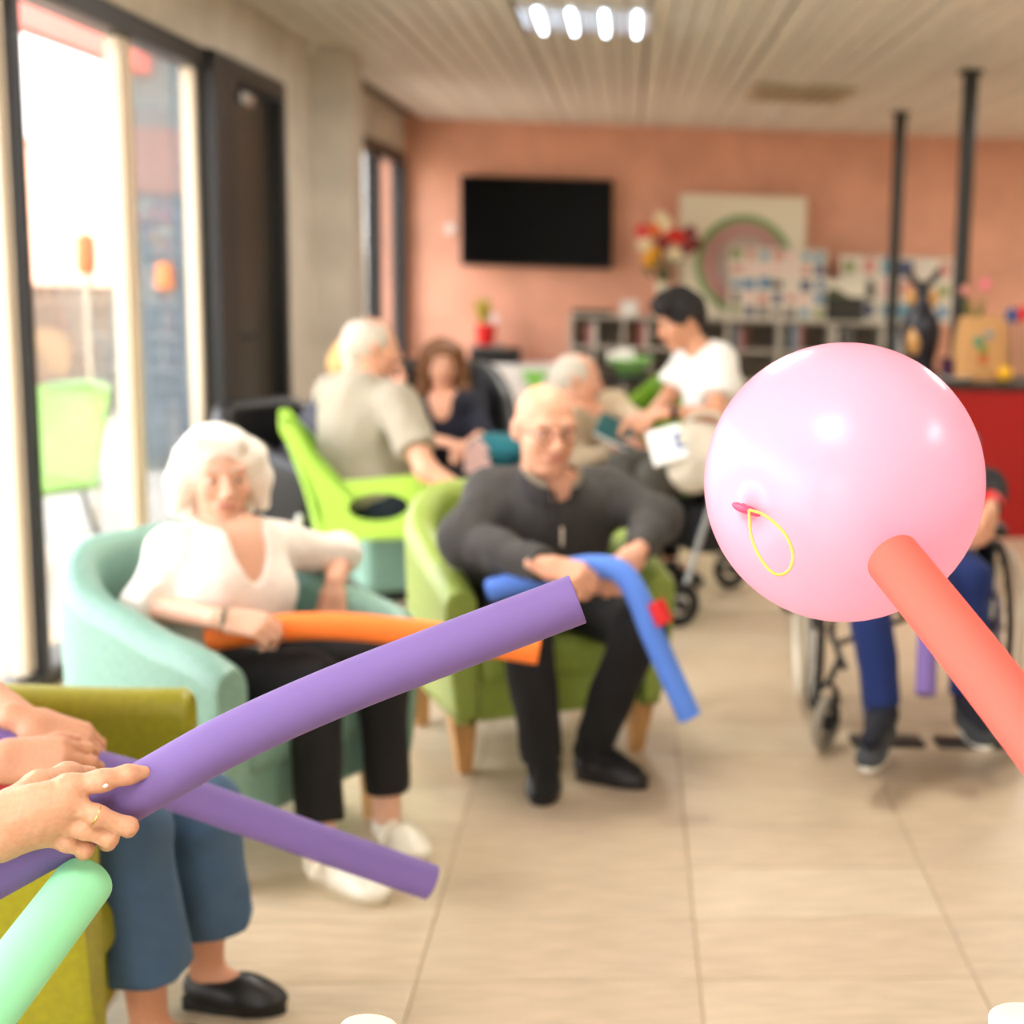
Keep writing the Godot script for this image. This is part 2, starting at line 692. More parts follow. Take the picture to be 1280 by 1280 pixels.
	part(lw, "solid_piece", Shape.new().box(Vector3(LEFT - 0.1, CEILING / 2, -9.65), Vector3(0.2, CEILING + 0.1, 1.7)), M.wall_left)
	part(lw, "pier", Shape.new().rbox(Vector3(LEFT + 0.04, CEILING / 2, -9.95), Vector3(0.37, CEILING, 0.5), 0.01, Basis(), 1), M.wall_left)
	part(lw, "header", Shape.new().box(Vector3(-2.2, (2.45 + CEILING) / 2, -12.6), Vector3(0.2, CEILING - 2.35, 4.3)), M.wall_left)
	part(lw, "return_piece", Shape.new().box(Vector3(-2.2, CEILING / 2, -10.8), Vector3(0.2, CEILING + 0.1, 1.2)), M.wall_left)
	part(lw, "front_piece", Shape.new().box(Vector3(LEFT - 0.1, 2.41 / 2, REAR - 0.3), Vector3(0.2, 2.41, 0.6)), M.wall_left)

	# near glazing: black head and sill, posts, sliding sashes with pale stiles
	var wi := room("window_1", "tall sliding glazing with black frame along the left wall", "window")
	part(wi, "head_frame", Shape.new().rbox(Vector3(LEFT - 0.07, 2.365, (REAR - 0.6 - 7.36) / 2), Vector3(0.13, 0.09, REAR - 0.6 + 7.36), 0.006, Basis(), 1), M.black_frame)
	part(wi, "sill_frame", Shape.new().rbox(Vector3(LEFT - 0.07, 0.03, (REAR - 0.6 - 7.36) / 2), Vector3(0.13, 0.06, REAR - 0.6 + 7.36), 0.006, Basis(), 1), M.black_frame)
	var gz := [[2.0, -0.4], [-0.46, -2.7], [-2.76, -5.13], [-5.17, -6.32], [-6.35, -7.33]]
	for pz in [-5.15, -2.73, -0.43]:
		part(wi, "post", Shape.new().rbox(Vector3(LEFT - 0.02, 1.19, pz), Vector3(0.04, 2.27, 0.05), 0.006, Basis(), 1), M.black_frame)
	for q in gz:
		var zc: float = (q[0] + q[1]) / 2.0
		var zl: float = q[0] - q[1]
		var sash := part(wi, "pane", Shape.new().box(Vector3(LEFT - 0.07, 1.19, zc), Vector3(0.008, 2.24, zl - 0.09)), M.glass)
		for e in [q[0] - 0.03, q[1] + 0.03]:
			part(sash, "stile", Shape.new().rbox(Vector3(LEFT - 0.07, 1.19, e), Vector3(0.06, 2.25, 0.05), 0.006, Basis(), 1), M.champagne)
	var orange := mat(Color(1.0, 0.60, 0.12), 0.5)
	# far glazed door beside the back wall
	var w2 := room("window_2", "narrow black-framed glazed door next to the back wall", "window")
	part(w2, "head_frame", Shape.new().rbox(Vector3(-2.14, 2.345, -12.95), Vector3(0.12, 0.11, 3.3), 0.006, Basis(), 1), M.black_frame)
	for pz in [-11.45, -13.1, -14.55]:
		part(w2, "post", Shape.new().rbox(Vector3(-2.14, 1.15, pz), Vector3(0.12, 2.29, 0.12), 0.006, Basis(), 1), M.black_frame)
	for pz in [-12.27, -13.83]:
		part(w2, "pane", Shape.new().box(Vector3(-2.15, 1.15, pz), Vector3(0.008, 2.27, 1.34)), M.glass)
	part(w2, "stile", Shape.new().rbox(Vector3(-2.16, 1.15, -13.22), Vector3(0.05, 2.25, 0.08), 0.006, Basis(), 1), M.champagne)

	# dark door leaf with its frame between the glazing and the grey wall
	var dr := room("door_1", "dark brown closed door in a black frame", "door")
	part(dr, "leaf", Shape.new().rbox(Vector3(LEFT - 0.06, 1.15, -8.23), Vector3(0.05, 2.29, 0.98), 0.006, Basis(), 1), M.dark_door)
	for pz in [-7.53, -8.76]:
		part(dr, "frame_post", Shape.new().rbox(Vector3(LEFT - 0.03, 1.16, pz), Vector3(0.14, 2.31, 0.36 if pz > -8 else 0.1), 0.008, Basis(), 1), M.black_frame)
	part(dr, "frame_head", Shape.new().rbox(Vector3(LEFT - 0.03, 2.36, -8.08), Vector3(0.14, 0.1, 1.46), 0.008, Basis(), 1), M.black_frame)
	var hd := part(dr, "handle", Shape.new().rbox(Vector3(LEFT - 0.02, 1.02, -7.83), Vector3(0.014, 0.2, 0.045), 0.006, Basis(), 1), M.black)
	part(hd, "lever", Shape.new().tube([Vector3(LEFT - 0.01, 1.06, -7.83), Vector3(LEFT + 0.045, 1.06, -7.83), Vector3(LEFT + 0.05, 1.06, -7.95)], 0.01, 10, true), M.black)
	part(dr, "closer", Shape.new().rbox(Vector3(LEFT + 0.02, 2.24, -7.95), Vector3(0.05, 0.06, 0.22), 0.01, Basis(), 1), M.chrome)
	var bs := room("baseboard_left", "low skirting along the grey wall and pier", "baseboard")
	part(bs, "board", Shape.new().rbox(Vector3(LEFT + 0.006, 0.05, -9.25), Vector3(0.012, 0.1, 0.88), 0.003, Basis(), 1), M.wall_left)
	var bb := room("baseboard_back", "low pink skirting along the back wall", "baseboard")
	part(bb, "board", Shape.new().rbox(Vector3(1.7, 0.05, BACK + 0.007), Vector3(7.6, 0.1, 0.014), 0.003, Basis(), 1), M.wall_pink)

# ---------------------------------------------------------------- outside, seen through the glazing
func build_outside() -> void:
	var paving := grain(mat(Color(0.60, 0.58, 0.54), 0.9), M.patch, Vector3.ONE * 0.6, true)
	var g := room("ground", "pale paved terrace outside the glazing", "ground")
	part(g, "paving", Shape.new().box(Vector3(-17.2, -0.12, -6), Vector3(30.0, 0.2, 52)), paving)
	part(g, "rear_paving", Shape.new().box(Vector3(4.0, -0.12, 11.5), Vector3(12.4, 0.2, 17.0)), paving)
	var b := thing("white_building", "bright white rendered building across the terrace", "building", Vector3(-9.2, 0, -21.5))
	part(b, "wall", Shape.new().box(Vector3(0, 3.2, 0), Vector3(9.0, 6.4, 0.3)), mat(Color(0.95, 0.95, 0.94), 0.9))
	part(b, "side_wall", Shape.new().box(Vector3(-4.35, 3.2, 8.0), Vector3(0.3, 6.4, 16.0)), mat(Color(0.95, 0.95, 0.94), 0.9))
	var dv := part(b, "door", Shape.new().rbox(Vector3(Vector3(-7.383, 0.432, -21.300).x + 9.2, 1.2, 0.2), Vector3(1.1, 2.4, 0.12), 0.01, Basis(), 1), mat(Color(0.70, 0.77, 0.80), 0.5))
	part(dv, "glazed_panel", Shape.new().box(Vector3(Vector3(-7.383, 0.432, -21.300).x + 9.2, 1.45, 0.27), Vector3(0.8, 1.5, 0.02)), mat(Color(0.62, 0.70, 0.75), 0.2))
	# salmon beam of the terrace awning
	single("awning_beam", "salmon red awning beam above the terrace", "beam", Shape.new().rbox(Vector3(-3.2, 2.70, -5.2), Vector3(0.12, 0.2, 15.5), 0.01, Basis(), 1), mat(Color(0.86, 0.42, 0.38), 0.7))
	# added wing; its dark blue-grey stands in for a reflection in the glass
	var wing := thing("reflection_wing", "added blue grey wing with pink band standing in for a glass reflection", "building", Vector3(-2.80, 0, -10.6))
	part(wing, "wall", Shape.new().box(Vector3(0, 1.6, 0), Vector3(1.30, 3.2, 0.2)), mat(Color(0.33, 0.37, 0.37), 0.8))
	part(wing, "reflection_band", Shape.new().rbox(Vector3(0.0, 2.05, 0.11), Vector3(1.28, 0.42, 0.03), 0.004, Basis(), 1), mat(Color(0.44, 0.35, 0.33), 0.8))
	part(wing, "reflection_shutter", Shape.new().rbox(Vector3(0.06, 0.95, 0.115), Vector3(1.0, 1.75, 0.04), 0.005, Basis(), 1), mat(Color(0.23, 0.29, 0.33), 0.6))
	for k in 14:
		part(wing, "slat", Shape.new().rbox(Vector3(0.06, 0.2 + 0.115 * k, 0.142), Vector3(0.94, 0.085, 0.016), 0.003, Basis(), 1), mat(Color(0.25, 0.31, 0.35), 0.6))
	var ol := mat(Color(0.85, 0.42, 0.06), 0.5)
	var wl := thing("wall_lamp", "small orange lamp on the added blue grey wing", "lamp", Vector3(-3.077, 1.298, -10.420))
	part(wl, "shade", Shape.new().lathe(Vector3(0, -0.09, 0), [Vector2(0.0, 0.0), Vector2(0.055, 0.0), Vector2(0.06, 0.02), Vector2(0.05, 0.17), Vector2(0.0, 0.18)]), ol)
	part(wl, "bracket", Shape.new().rbox(Vector3(0, 0, -0.05), Vector3(0.03, 0.06, 0.08), 0.005, Basis(), 1), M.black)
	var sl := thing("post_lamp", "orange lantern on a thin post on the terrace", "lamp", Vector3(-2.62, 0, -7.62))
	part(sl, "post", Shape.new().tube([Vector3(0, 0, 0), Vector3(0, 1.38, 0)], 0.012, 8), M.champagne)
	part(sl, "lantern", Shape.new().lathe(Vector3(0, 1.36, 0), [Vector2(0.0, 0.0), Vector2(0.035, 0.0), Vector2(0.045, 0.03), Vector2(0.045, 0.17), Vector2(0.0, 0.2)], Basis(), 14), ol)
	# pink garden wall beyond the far glazed door
	var pw := thing("pink_wall", "sunlit pink garden wall beyond the far glazed door", "wall", Vector3(-6.2, 0, -16.0))
	part(pw, "wall", Shape.new().box(Vector3(0, 1.25, 0), Vector3(0.2, 2.5, 8.0)), mat(Color(0.93, 0.68, 0.58), 0.9))
	part(pw, "coping", Shape.new().rbox(Vector3(0, 2.53, 0), Vector3(0.28, 0.06, 8.1), 0.01, Basis(), 1), mat(Color(0.85, 0.80, 0.72), 0.9))
	# low garden wall with bare shrub
	var gw := thing("garden_wall", "low sand coloured garden wall at the end of the terrace", "wall", Vector3(-7.4, 0, -16.0))
	part(gw, "wall", Shape.new().box(Vector3(0, 0.5, 0), Vector3(5.0, 1.0, 0.25)), grain(mat(Color(0.50, 0.46, 0.40), 0.9), M.patch, Vector3.ONE))
	part(gw, "coping", Shape.new().rbox(Vector3(0, 1.03, 0), Vector3(5.1, 0.06, 0.33), 0.01, Basis(), 1), mat(Color(0.45, 0.38, 0.32), 0.9))
	var sh := thing("bare_shrub", "bare grey shrub in front of the garden wall", "shrub", Vector3(-4.4, 0, -13.2))
	var rng := RandomNumberGenerator.new()
	rng.seed = 5
	var bark := mat(Color(0.45, 0.44, 0.42), 0.9)
	for k in 12:
		var a := rng.randf() * TAU
		var d := Vector3(cos(a) * 0.35, 1.0, sin(a) * 0.35)
		var pts := [Vector3.ZERO, d * 0.5 + Vector3(rng.randf_range(-0.1, 0.1), 0.1, 0), d * rng.randf_range(1.2, 1.75)]
		part(sh, "branch", Shape.new().tube(spline(pts, 3), [0.022, 0.02, 0.018, 0.015, 0.012, 0.008, 0.004], 6), bark)
	# lime chair on the terrace
	var tc := thing("terrace_chair", "lime plastic shell chair outside on the terrace", "chair", Vector3(-2.62, 0, -7.0), "", Basis(Vector3.UP, -0.5))
	var lime := mat(Color(0.45, 0.62, 0.18), 0.4)
	var rings := []
	for i in 9:
		var f := i / 8.0
		var ring := []
		var outer := []
		for j in 9:
			var a := (j / 8.0 - 0.5) * 2.0
			var half := 0.27 - 0.05 * f
			var z := -0.22 * f - 0.05 + 0.10 * a * a * (0.3 + 0.7 * f)
			ring.append(Vector3(half * a, 0.42 + 0.46 * f - 0.03 * a * a * f, z))
			outer.push_front(Vector3(half * a, 0.42 + 0.46 * f - 0.03 * a * a * f, z - 0.018))
		rings.append(ring + outer)
	part(tc, "backrest", Shape.new().loft(rings), lime)
	part(tc, "seat", Shape.new().rbox(Vector3(0, 0.43, 0.14), Vector3(0.5, 0.035, 0.46), 0.016), lime)
	for sx in [-1, 1]:
		for sz in [-1, 1]:
			part(tc, "leg", Shape.new().tube([Vector3(0.19 * sx, 0.42, 0.14 + 0.16 * sz), Vector3(0.25 * sx, 0.0, 0.14 + 0.25 * sz)], 0.012, 8), M.black)

# ---------------------------------------------------------------- furniture
func leatherette(c: Color) -> StandardMaterial3D:
	var m := rough_skin(grain(mat(c, 0.42), M.fine, Vector3.ONE * 3), M.leather, 0.03)
	return m

# tub armchair, facing +z: one shell for arms and back, seat cushion, front apron, four wooden legs
func armchair(label: String, at: Vector3, f: Vector3, skin: Material, arm := 0.6, back := 0.78, w := 0.72, d := 0.66, drop := 0.035, group := "tub armchairs") -> Node3D:
	var o := thing("tub_armchair", label, "armchair", at, group, facing(f))
	var th := 0.1
	var a := w / 2 - th / 2
	var zf := d / 2
	var path := []
	var n := 28
	for i in n + 1:
		var u := float(i) / n * 2.0 - 1.0   # -1 front of one arm .. 0 back .. 1 front of the other
		var x: float
		var z: float
		var s := absf(u)
		if s > 0.62:
			var g := (s - 0.62) / 0.38
			x = a
			z = lerpf(0.0, zf, g)
		else:
			var ang := s / 0.62 * PI / 2.0
			x = a * pow(sin(ang), 0.62)
			z = -(d / 2 - th / 2) * pow(cos(ang), 0.62)
		path.append(Vector2(x * signf(u), z))
	var rings := []
	for i in n + 1:
		var p: Vector2 = path[i]
		var t: Vector2 = (path[mini(i + 1, n)] - path[maxi(i - 1, 0)]).normalized()
		var out := Vector2(-t.y, t.x) if false else Vector2(t.y, -t.x)
		if out.dot(p - Vector2(0, 0.1)) < 0:
			out = -out
		var s := absf(float(i) / n * 2.0 - 1.0)
		var h := lerpf(back, arm, smoothstep(0.15, 0.9, s)) - drop * smoothstep(0.88, 1.0, s)
		var ring := []
		for q in [[0.5, 0.17, -0.045], [0.5, 0.22, -0.03], [0.5, 0.40, -0.008], [0.5, h - 0.05, 0.0]]:
			var e: Vector2 = p + out * (th * q[0] + q[2])
			ring.append(Vector3(e.x, q[1], e.y))
		for k in 7:
			var g := PI * k / 6.0
			var e: Vector2 = p + out * (th / 2 * cos(g))
			ring.append(Vector3(e.x, h - 0.05 + 0.05 * sin(g), e.y))
		for q in [[-0.5, 0.44], [-0.5, 0.17]]:
			var e: Vector2 = p + out * (th * q[0])
			ring.append(Vector3(e.x, q[1], e.y))
		rings.append(ring)
	for e in 2:   # rounded front edge of each arm
		var src: Array = rings[0] if e == 0 else rings[rings.size() - 1]
		var mid := Vector3.ZERO
		for p in src:
			mid += p / src.size()
		var more := []
		for p in src:
			more.append(p.lerp(mid, 0.09) + Vector3(0, 0, 0.014))
		if e == 0:
			rings.push_front(more)
		else:
			rings.append(more)
	part(o, "shell", Shape.new().loft(rings), skin)
	part(o, "seat_cushion", Shape.new().rbox(Vector3(0, 0.335, 0.045), Vector3(w - 2 * th - 0.004, 0.13, d - 0.09), 0.05, Basis(), 4), skin)
	part(o, "apron", Shape.new().rbox(Vector3(0, 0.235, 0.03), Vector3(w - 2 * th - 0.004, 0.14, d - 0.1), 0.02), skin)
	for sx in [-1, 1]:
		for sz in [-1, 1]:
			var top := Vector3(sx * (w / 2 - 0.075), 0.175, sz * (d / 2 - 0.075))
			var foot := Vector3(sx * (w / 2 - 0.085), 0.0, sz * (d / 2 - 0.085))
			var rr := []
			for q in [[top, 0.036], [foot, 0.02]]:
				var c: Vector3 = q[0]
				var r: float = q[1]
				rr.append([c + Vector3(-r, 0, -r), c + Vector3(r, 0, -r), c + Vector3(r, 0, r), c + Vector3(-r, 0, r)])
			var leg := Shape.new()
			for k in 4:
				leg.face(rr[0][k], rr[0][(k + 1) % 4], rr[1][(k + 1) % 4], rr[1][k])
			for q in rr:
				leg.face(q[0], q[1], q[2], q[3])
			# outward normals
			for i in leg.v.size():
				var from := leg.v[i] - (top + foot) / 2
				if leg.n[i].dot(from) < 0:
					leg.n[i] = -leg.n[i]
			part(o, "leg", leg, M.oak)
	return o

# lime plastic armchair, facing +z, with an oval opening in each side
func lime_armchair(label: String, at: Vector3, f: Vector3) -> void:
	var o := thing("plastic_armchair", label, "chair", at, "", facing(f))
	var lime := mat(Color(0.70, 0.87, 0.34), 0.38)
	var raw := [Vector2(-0.245, 0.868), Vector2(-0.21, 0.85), Vector2(-0.155, 0.745), Vector2(-0.09, 0.665), Vector2(-0.03, 0.648), Vector2(0.1, 0.655), Vector2(0.255, 0.665), Vector2(0.277, 0.64), Vector2(0.285, 0.52), Vector2(0.287, 0.41), Vector2(0.25, 0.405), Vector2(0.16, 0.435), Vector2(0.03, 0.42), Vector2(-0.06, 0.405), Vector2(-0.115, 0.43), Vector2(-0.12, 0.52), Vector2(-0.15, 0.62), Vector2(-0.205, 0.74), Vector2(-0.265, 0.845)]
	var out := []
	for i in raw.size():
		for k in 3:
			out.append(raw[i].cubic_interpolate(raw[(i + 1) % raw.size()], raw[posmod(i - 1, raw.size())], raw[(i + 2) % raw.size()], k / 3.0))
	var hc := Vector2(0.095, 0.545)
	var hole := []
	for p in out:
		var a: float = (p - hc).angle()
		hole.append(hc + Vector2(cos(a) * 0.115, sin(a) * 0.056))
	for s in [-1, 1]:
		part(o, "side_panel", Shape.new().slab(out, 0.032, Transform3D(Basis(Vector3(0, 0, 1), Vector3(0, 1, 0), Vector3(-1, 0, 0)), Vector3(0.26 * s, 0, 0)), hole), lime)
	part(o, "seat", Shape.new().rbox(Vector3(0, 0.425, 0.07), Vector3(0.5, 0.03, 0.40), 0.014), lime)
	var rings := []
	for i in 9:
		var fr := i / 8.0
		var front := []
		var rear := []
		for j in 11:
			var a := j / 5.0 - 1.0
			var z := lerpf(-0.115, -0.235, pow(fr, 1.3)) - 0.012 * (1.0 - a * a)
			var y := lerpf(0.44, 0.845, fr)
			front.append(Vector3(0.262 * a, y, z))
			rear.push_front(Vector3(0.262 * a, y, z - 0.02))
		rings.append(front + rear)
	part(o, "backrest", Shape.new().loft(rings), lime)
	for sx in [-1, 1]:
		for sz in [-1, 1]:
			part(o, "leg", Shape.new().tube([Vector3(0.255 * sx, 0.43, 0.255 if sz > 0 else -0.19), Vector3(0.265 * sx, 0.0, 0.275 if sz > 0 else -0.27)], 0.014, 10), mat(Color(0.86, 0.85, 0.82), 0.35, 0.3))

func wheel(parent: Node3D, called: String, c: Vector3, r: float, axle: Vector3, tyre: float, spokes: int, rim_mat: Material, handrim := true, tyre_mat: Material = null) -> void:
	var b := Basis(axle.cross(Vector3.UP).normalized(), axle.normalized(), axle.cross(Vector3.UP).normalized().cross(axle.normalized()))
	var ring := func(rad: float, th: float, off: float) -> Shape:
		var prof := []
		for k in 9:
			var a := TAU * k / 8.0
			prof.append(Vector2(rad + th * cos(a), off + th * sin(a)))
		return Shape.new().lathe(c, prof, b, 36)
	var w := part(parent, called, ring.call(r - tyre, tyre, 0.0), tyre_mat if tyre_mat else M.rubber)
	part(w, "rim", ring.call(r - 2.3 * tyre, tyre * 0.55, 0.0), rim_mat)
	if handrim:
		part(w, "hand_rim", ring.call(r - 3.0 * tyre, 0.011, 0.045), mat(Color(0.86, 0.83, 0.76), 0.3, 0.3))
	part(w, "hub", Shape.new().lathe(c, [Vector2(0, -0.03), Vector2(0.025, -0.03), Vector2(0.028, 0.0), Vector2(0.025, 0.03), Vector2(0, 0.03)], b, 12), M.black)
	for k in spokes:
		var a := TAU * k / spokes
		part(w, "spoke", Shape.new().tube([c + b * Vector3(cos(a) * 0.02, 0.015, sin(a) * 0.02), c + b * Vector3(cos(a + 0.2) * (r - 2.3 * tyre), 0.0, sin(a + 0.2) * (r - 2.3 * tyre))], 0.003, 4), M.chrome)

# wheelchair, facing +z
func wheelchair(label: String, at: Vector3, f: Vector3) -> void:
	var o := thing("wheelchair", label, "wheelchair", at, "", facing(f))
	for s in [-1.0, 1.0]:
		wheel(o, "drive_wheel", Vector3(0.31 * s, 0.30, -0.12), 0.30, Vector3(s, 0, 0), 0.014, 16, M.chrome)
		wheel(o, "caster", Vector3(0.30 * s, 0.09, 0.36), 0.09, Vector3(s, 0, 0.55 * s), 0.017, 6, mat(Color(0.35, 0.34, 0.32), 0.6), false, mat(Color(0.60, 0.57, 0.51), 0.7))
		var fork := Shape.new()
		fork.tube([Vector3(0.27 * s, 0.09, 0.36), Vector3(0.27 * s, 0.19, 0.35), Vector3(0.295 * s, 0.22, 0.34), Vector3(0.26 * s, 0.30, 0.34)], 0.011, 8)
		fork.tube([Vector3(0.33 * s, 0.09, 0.36), Vector3(0.33 * s, 0.19, 0.35), Vector3(0.295 * s, 0.22, 0.34)], 0.011, 8)
		part(o, "caster_fork", fork, M.black)
		part(o, "side_frame", Shape.new().tube(spline([Vector3(0.24 * s, 0.92, -0.36), Vector3(0.24 * s, 0.9, -0.25), Vector3(0.24 * s, 0.5, -0.22), Vector3(0.24 * s, 0.48, 0.0), Vector3(0.24 * s, 0.48, 0.25), Vector3(0.22 * s, 0.42, 0.38), Vector3(0.19 * s, 0.16, 0.5)], 4), 0.012, 8), mat(Color(0.35, 0.33, 0.42), 0.35, 0.5))
		part(o, "lower_rail", Shape.new().tube([Vector3(0.25 * s, 0.26, -0.2), Vector3(0.25 * s, 0.27, 0.35)], 0.012, 8), M.black)
		part(o, "upright", Shape.new().tube([Vector3(0.25 * s, 0.24, -0.1), Vector3(0.245 * s, 0.66, -0.1)], 0.011, 8), M.black)
		part(o, "armrest", Shape.new().rbox(Vector3(0.255 * s, 0.68, 0.0), Vector3(0.06, 0.035, 0.34), 0.015), M.black)
		part(o, "skirt_guard", Shape.new().rbox(Vector3(0.245 * s, 0.56, 0.0), Vector3(0.012, 0.16, 0.3), 0.005, Basis(), 1), M.black)
		part(o, "push_handle", Shape.new().tube([Vector3(0.24 * s, 0.92, -0.3), Vector3(0.24 * s, 0.93, -0.42)], 0.018, 10, true), M.rubber)
		part(o, "footplate", Shape.new().rbox(Vector3(0.13 * s, 0.09, 0.53), Vector3(0.22, 0.018, 0.15), 0.006, Basis(Vector3.RIGHT, -0.15)), M.black)
		part(o, "footrest_hanger", Shape.new().tube([Vector3(0.19 * s, 0.17, 0.5), Vector3(0.19 * s, 0.085, 0.52), Vector3(0.12 * s, 0.085, 0.53)], 0.011, 8), mat(Color(0.25, 0.25, 0.27), 0.4, 0.4))
	part(o, "seat", Shape.new().rbox(Vector3(0, 0.49, 0.02), Vector3(0.44, 0.06, 0.42), 0.025), M.black)
	part(o, "backrest", Shape.new().rbox(Vector3(0, 0.70, -0.235), Vector3(0.44, 0.4, 0.035), 0.015), M.black)
	var cross := Shape.new()
	cross.tube([Vector3(-0.24, 0.46, 0.0), Vector3(0.24, 0.26, 0.0)], 0.011, 8).tube([Vector3(0.24, 0.46, 0.02), Vector3(-0.24, 0.26, 0.02)], 0.011, 8)
	part(o, "cross_brace", cross, M.black)

# wheeled walker, facing +z
func rollator(label: String, at: Vector3, f: Vector3) -> void:
	var o := thing("rollator", label, "walker", at, "", facing(f))
	var grey := mat(Color(0.62, 0.62, 0.60), 0.3, 0.6)
	for s in [-1.0, 1.0]:
		part(o, "side_frame", Shape.new().tube(spline([Vector3(0.26 * s, 0.1, 0.34), Vector3(0.25 * s, 0.5, 0.2), Vector3(0.24 * s, 0.72, 0.1), Vector3(0.24 * s, 0.78, -0.04), Vector3(0.24 * s, 0.76, -0.16)], 5), 0.013, 10), grey)
		part(o, "rear_leg", Shape.new().tube([Vector3(0.25 * s, 0.5, 0.2), Vector3(0.26 * s, 0.1, -0.22)], 0.012, 8), grey)
		part(o, "grip", Shape.new().tube([Vector3(0.24 * s, 0.77, -0.12), Vector3(0.24 * s, 0.755, -0.26)], 0.018, 10, true), M.rubber)
		for z in [0.35, -0.24]:
			wheel(o, "wheel", Vector3(0.27 * s, 0.095, z), 0.095, Vector3(s, 0, 0), 0.017, 5, M.black, false)
	part(o, "seat", Shape.new().rbox(Vector3(0, 0.53, 0.05), Vector3(0.42, 0.04, 0.24), 0.015), M.black)
	part(o, "basket", Shape.new().rbox(Vector3(0, 0.38, 0.12), Vector3(0.38, 0.2, 0.2), 0.03), M.rubber)

# foam noodle: hollow tube with cut ends, swept along a curve
func noodle(label: String, pts: Array, r: float, c: Color, soft := false) -> Node3D:
	var o := thing("pool_noodle", label, "noodle", Vector3.ZERO, "foam pool noodles")
	var m := rough_skin(grain(mat(c, 0.75), M.foam, Vector3.ONE * 12), M.weave, 0.03)
	m.rim_enabled = true
	m.rim = 0.3
	m.rim_tint = 0.5
	var p := spline(pts, 8)
	var k := p.size()
	var s := Shape.new()
	var rr := []
	var path := []
	# start, rounded lip, body, lip, end
	for i in k:
		path.append(p[i])
		rr.append(r)
	var d0: Vector3 = (p[1] - p[0]).normalized()
	var d1: Vector3 = (p[k - 1] - p[k - 2]).normalized()
	var lip := r * (0.25 if soft else 0.05)
	var steps := 5 if soft else 3
	for e in range(1, steps + 1):
		var g := PI / 2.0 * e / steps
		path.append(p[k - 1] + d1 * lip * sin(g))
		rr.append(r - lip * (1.0 - cos(g)))
		path.push_front(p[0] - d0 * lip * sin(g))
		rr.push_front(r - lip * (1.0 - cos(g)))
	var rings := []
	var u := d0.cross(Vector3.UP).normalized()
	for i in path.size():
		var d: Vector3 = (path[mini(i + 1, path.size() - 1)] - path[maxi(i - 1, 0)]).normalized()
		u = (u - d * u.dot(d)).normalized()
		var w := d.cross(u)
		var ring := []
		for j in 28:
			var a := TAU * j / 28.0
			ring.append(path[i] + (u * cos(a) + w * sin(a)) * rr[i])
		rings.append(ring)
	var inner := r * 0.30
	for e in 2:   # end face runs in to the hole, then down the hole
		var src: int = rings.size() - 1 if e == 1 else 0
		var c0: Vector3 = path[path.size() - 1] if e == 1 else path[0]
		var dd := d1 if e == 1 else -d0
		var base: Array = rings[src]
		var rad := (base[0] - c0 as Vector3).length()
		for q in [[inner, 0.0], [inner, -0.06]]:
			var ring := []
			for v3 in base:
				ring.append(c0 + (v3 - c0) * (q[0] / rad) + dd * q[1])
			if e == 1:
				rings.append(ring)
			else:
				rings.push_front(ring)
	# crisp faces: split the skin into body and ends
	var body := rings.slice(2, rings.size() - 2)
	s.loft(body, true, false)
	part(o, "foam_tube", s, m)
	for e in 2:
		var ends := Shape.new()
		var a: Array = rings[2] if e == 0 else rings[rings.size() - 3]
		var b: Array = rings[1] if e == 0 else rings[rings.size() - 2]
		var c2: Array = rings[0] if e == 0 else rings[rings.size() - 1]
		for j in 28:
			var j2 := (j + 1) % 28
			var q := ends.v.size()
			ends.v.append_array(PackedVector3Array([a[j], a[j2], b[j2], b[j]]))
			var nn := -d0 if e == 0 else d1
			ends.n.append_array(PackedVector3Array([nn, nn, nn, nn]))
			ends.quad(q, q + 1, q + 2, q + 3)
		ends.loft([b, c2], true, true)
		part(o, "cut_end", ends, m)
	return o

func build_furniture() -> void:
	var teal := leatherette(Color(0.52, 0.68, 0.61))
	var green := leatherette(Color(0.58, 0.66, 0.28))
	var olive := leatherette(Color(0.62, 0.60, 0.07))
	armchair("teal leather tub armchair under the white-haired woman", Vector3(-1.02, 0, -3.86), Vector3(0.851, 0, 0.525), teal, 0.61, 0.79)
	armchair("moss green leather tub armchair under the man in grey", Vector3(-0.30, 0, -4.66), Vector3(0.379, 0, 0.925), green, 0.62, 0.80)
	armchair("olive yellow leather tub armchair in the corner under the woman in jeans", Vector3(-1.20, 0, -2.74), Vector3(0.995, 0, -0.02), olive, 0.625, 0.65, 0.74, 0.62, 0.0)
	lime_armchair("lime green plastic armchair with oval side openings under the man in beige", Vector3(-1.09, 0, -6.03), Vector3(0.975, 0, -0.22))
	var pf := thing("pouf", "low teal leather pouf seen under the lime chair", "pouf", Vector3(-0.98, 0, -6.72), "", Basis(Vector3.UP, 0.4))
	part(pf, "cushion", Shape.new().rbox(Vector3(0, 0.21, 0), Vector3(0.46, 0.34, 0.40), 0.05, Basis(), 3), teal)
	part(pf, "base", Shape.new().rbox(Vector3(0, 0.025, 0), Vector3(0.4, 0.05, 0.34), 0.01), M.black)
	var dark := leatherette(Color(0.08, 0.075, 0.07))
	armchair("black leather tub armchair of the fair-haired person behind the lime chair", Vector3(-1.54, 0, -7.22), Vector3(0.85, 0, 0.5), dark, 0.60, 0.80)
	armchair("black high-backed tub armchair under the woman in navy", Vector3(-0.92, 0, -7.92), Vector3(0.15, 0, 0.97), dark, 0.62, 0.95)
	wheelchair("wheelchair with pale hand rims behind the pink balloon", Vector3(0.965, 0, -4.88), Vector3(-0.05, 0, 1.0))
	rollator("grey wheeled walker with a seat under the young man in white", Vector3(0.42, 0, -6.52), Vector3(-0.88, 0, 0.47))

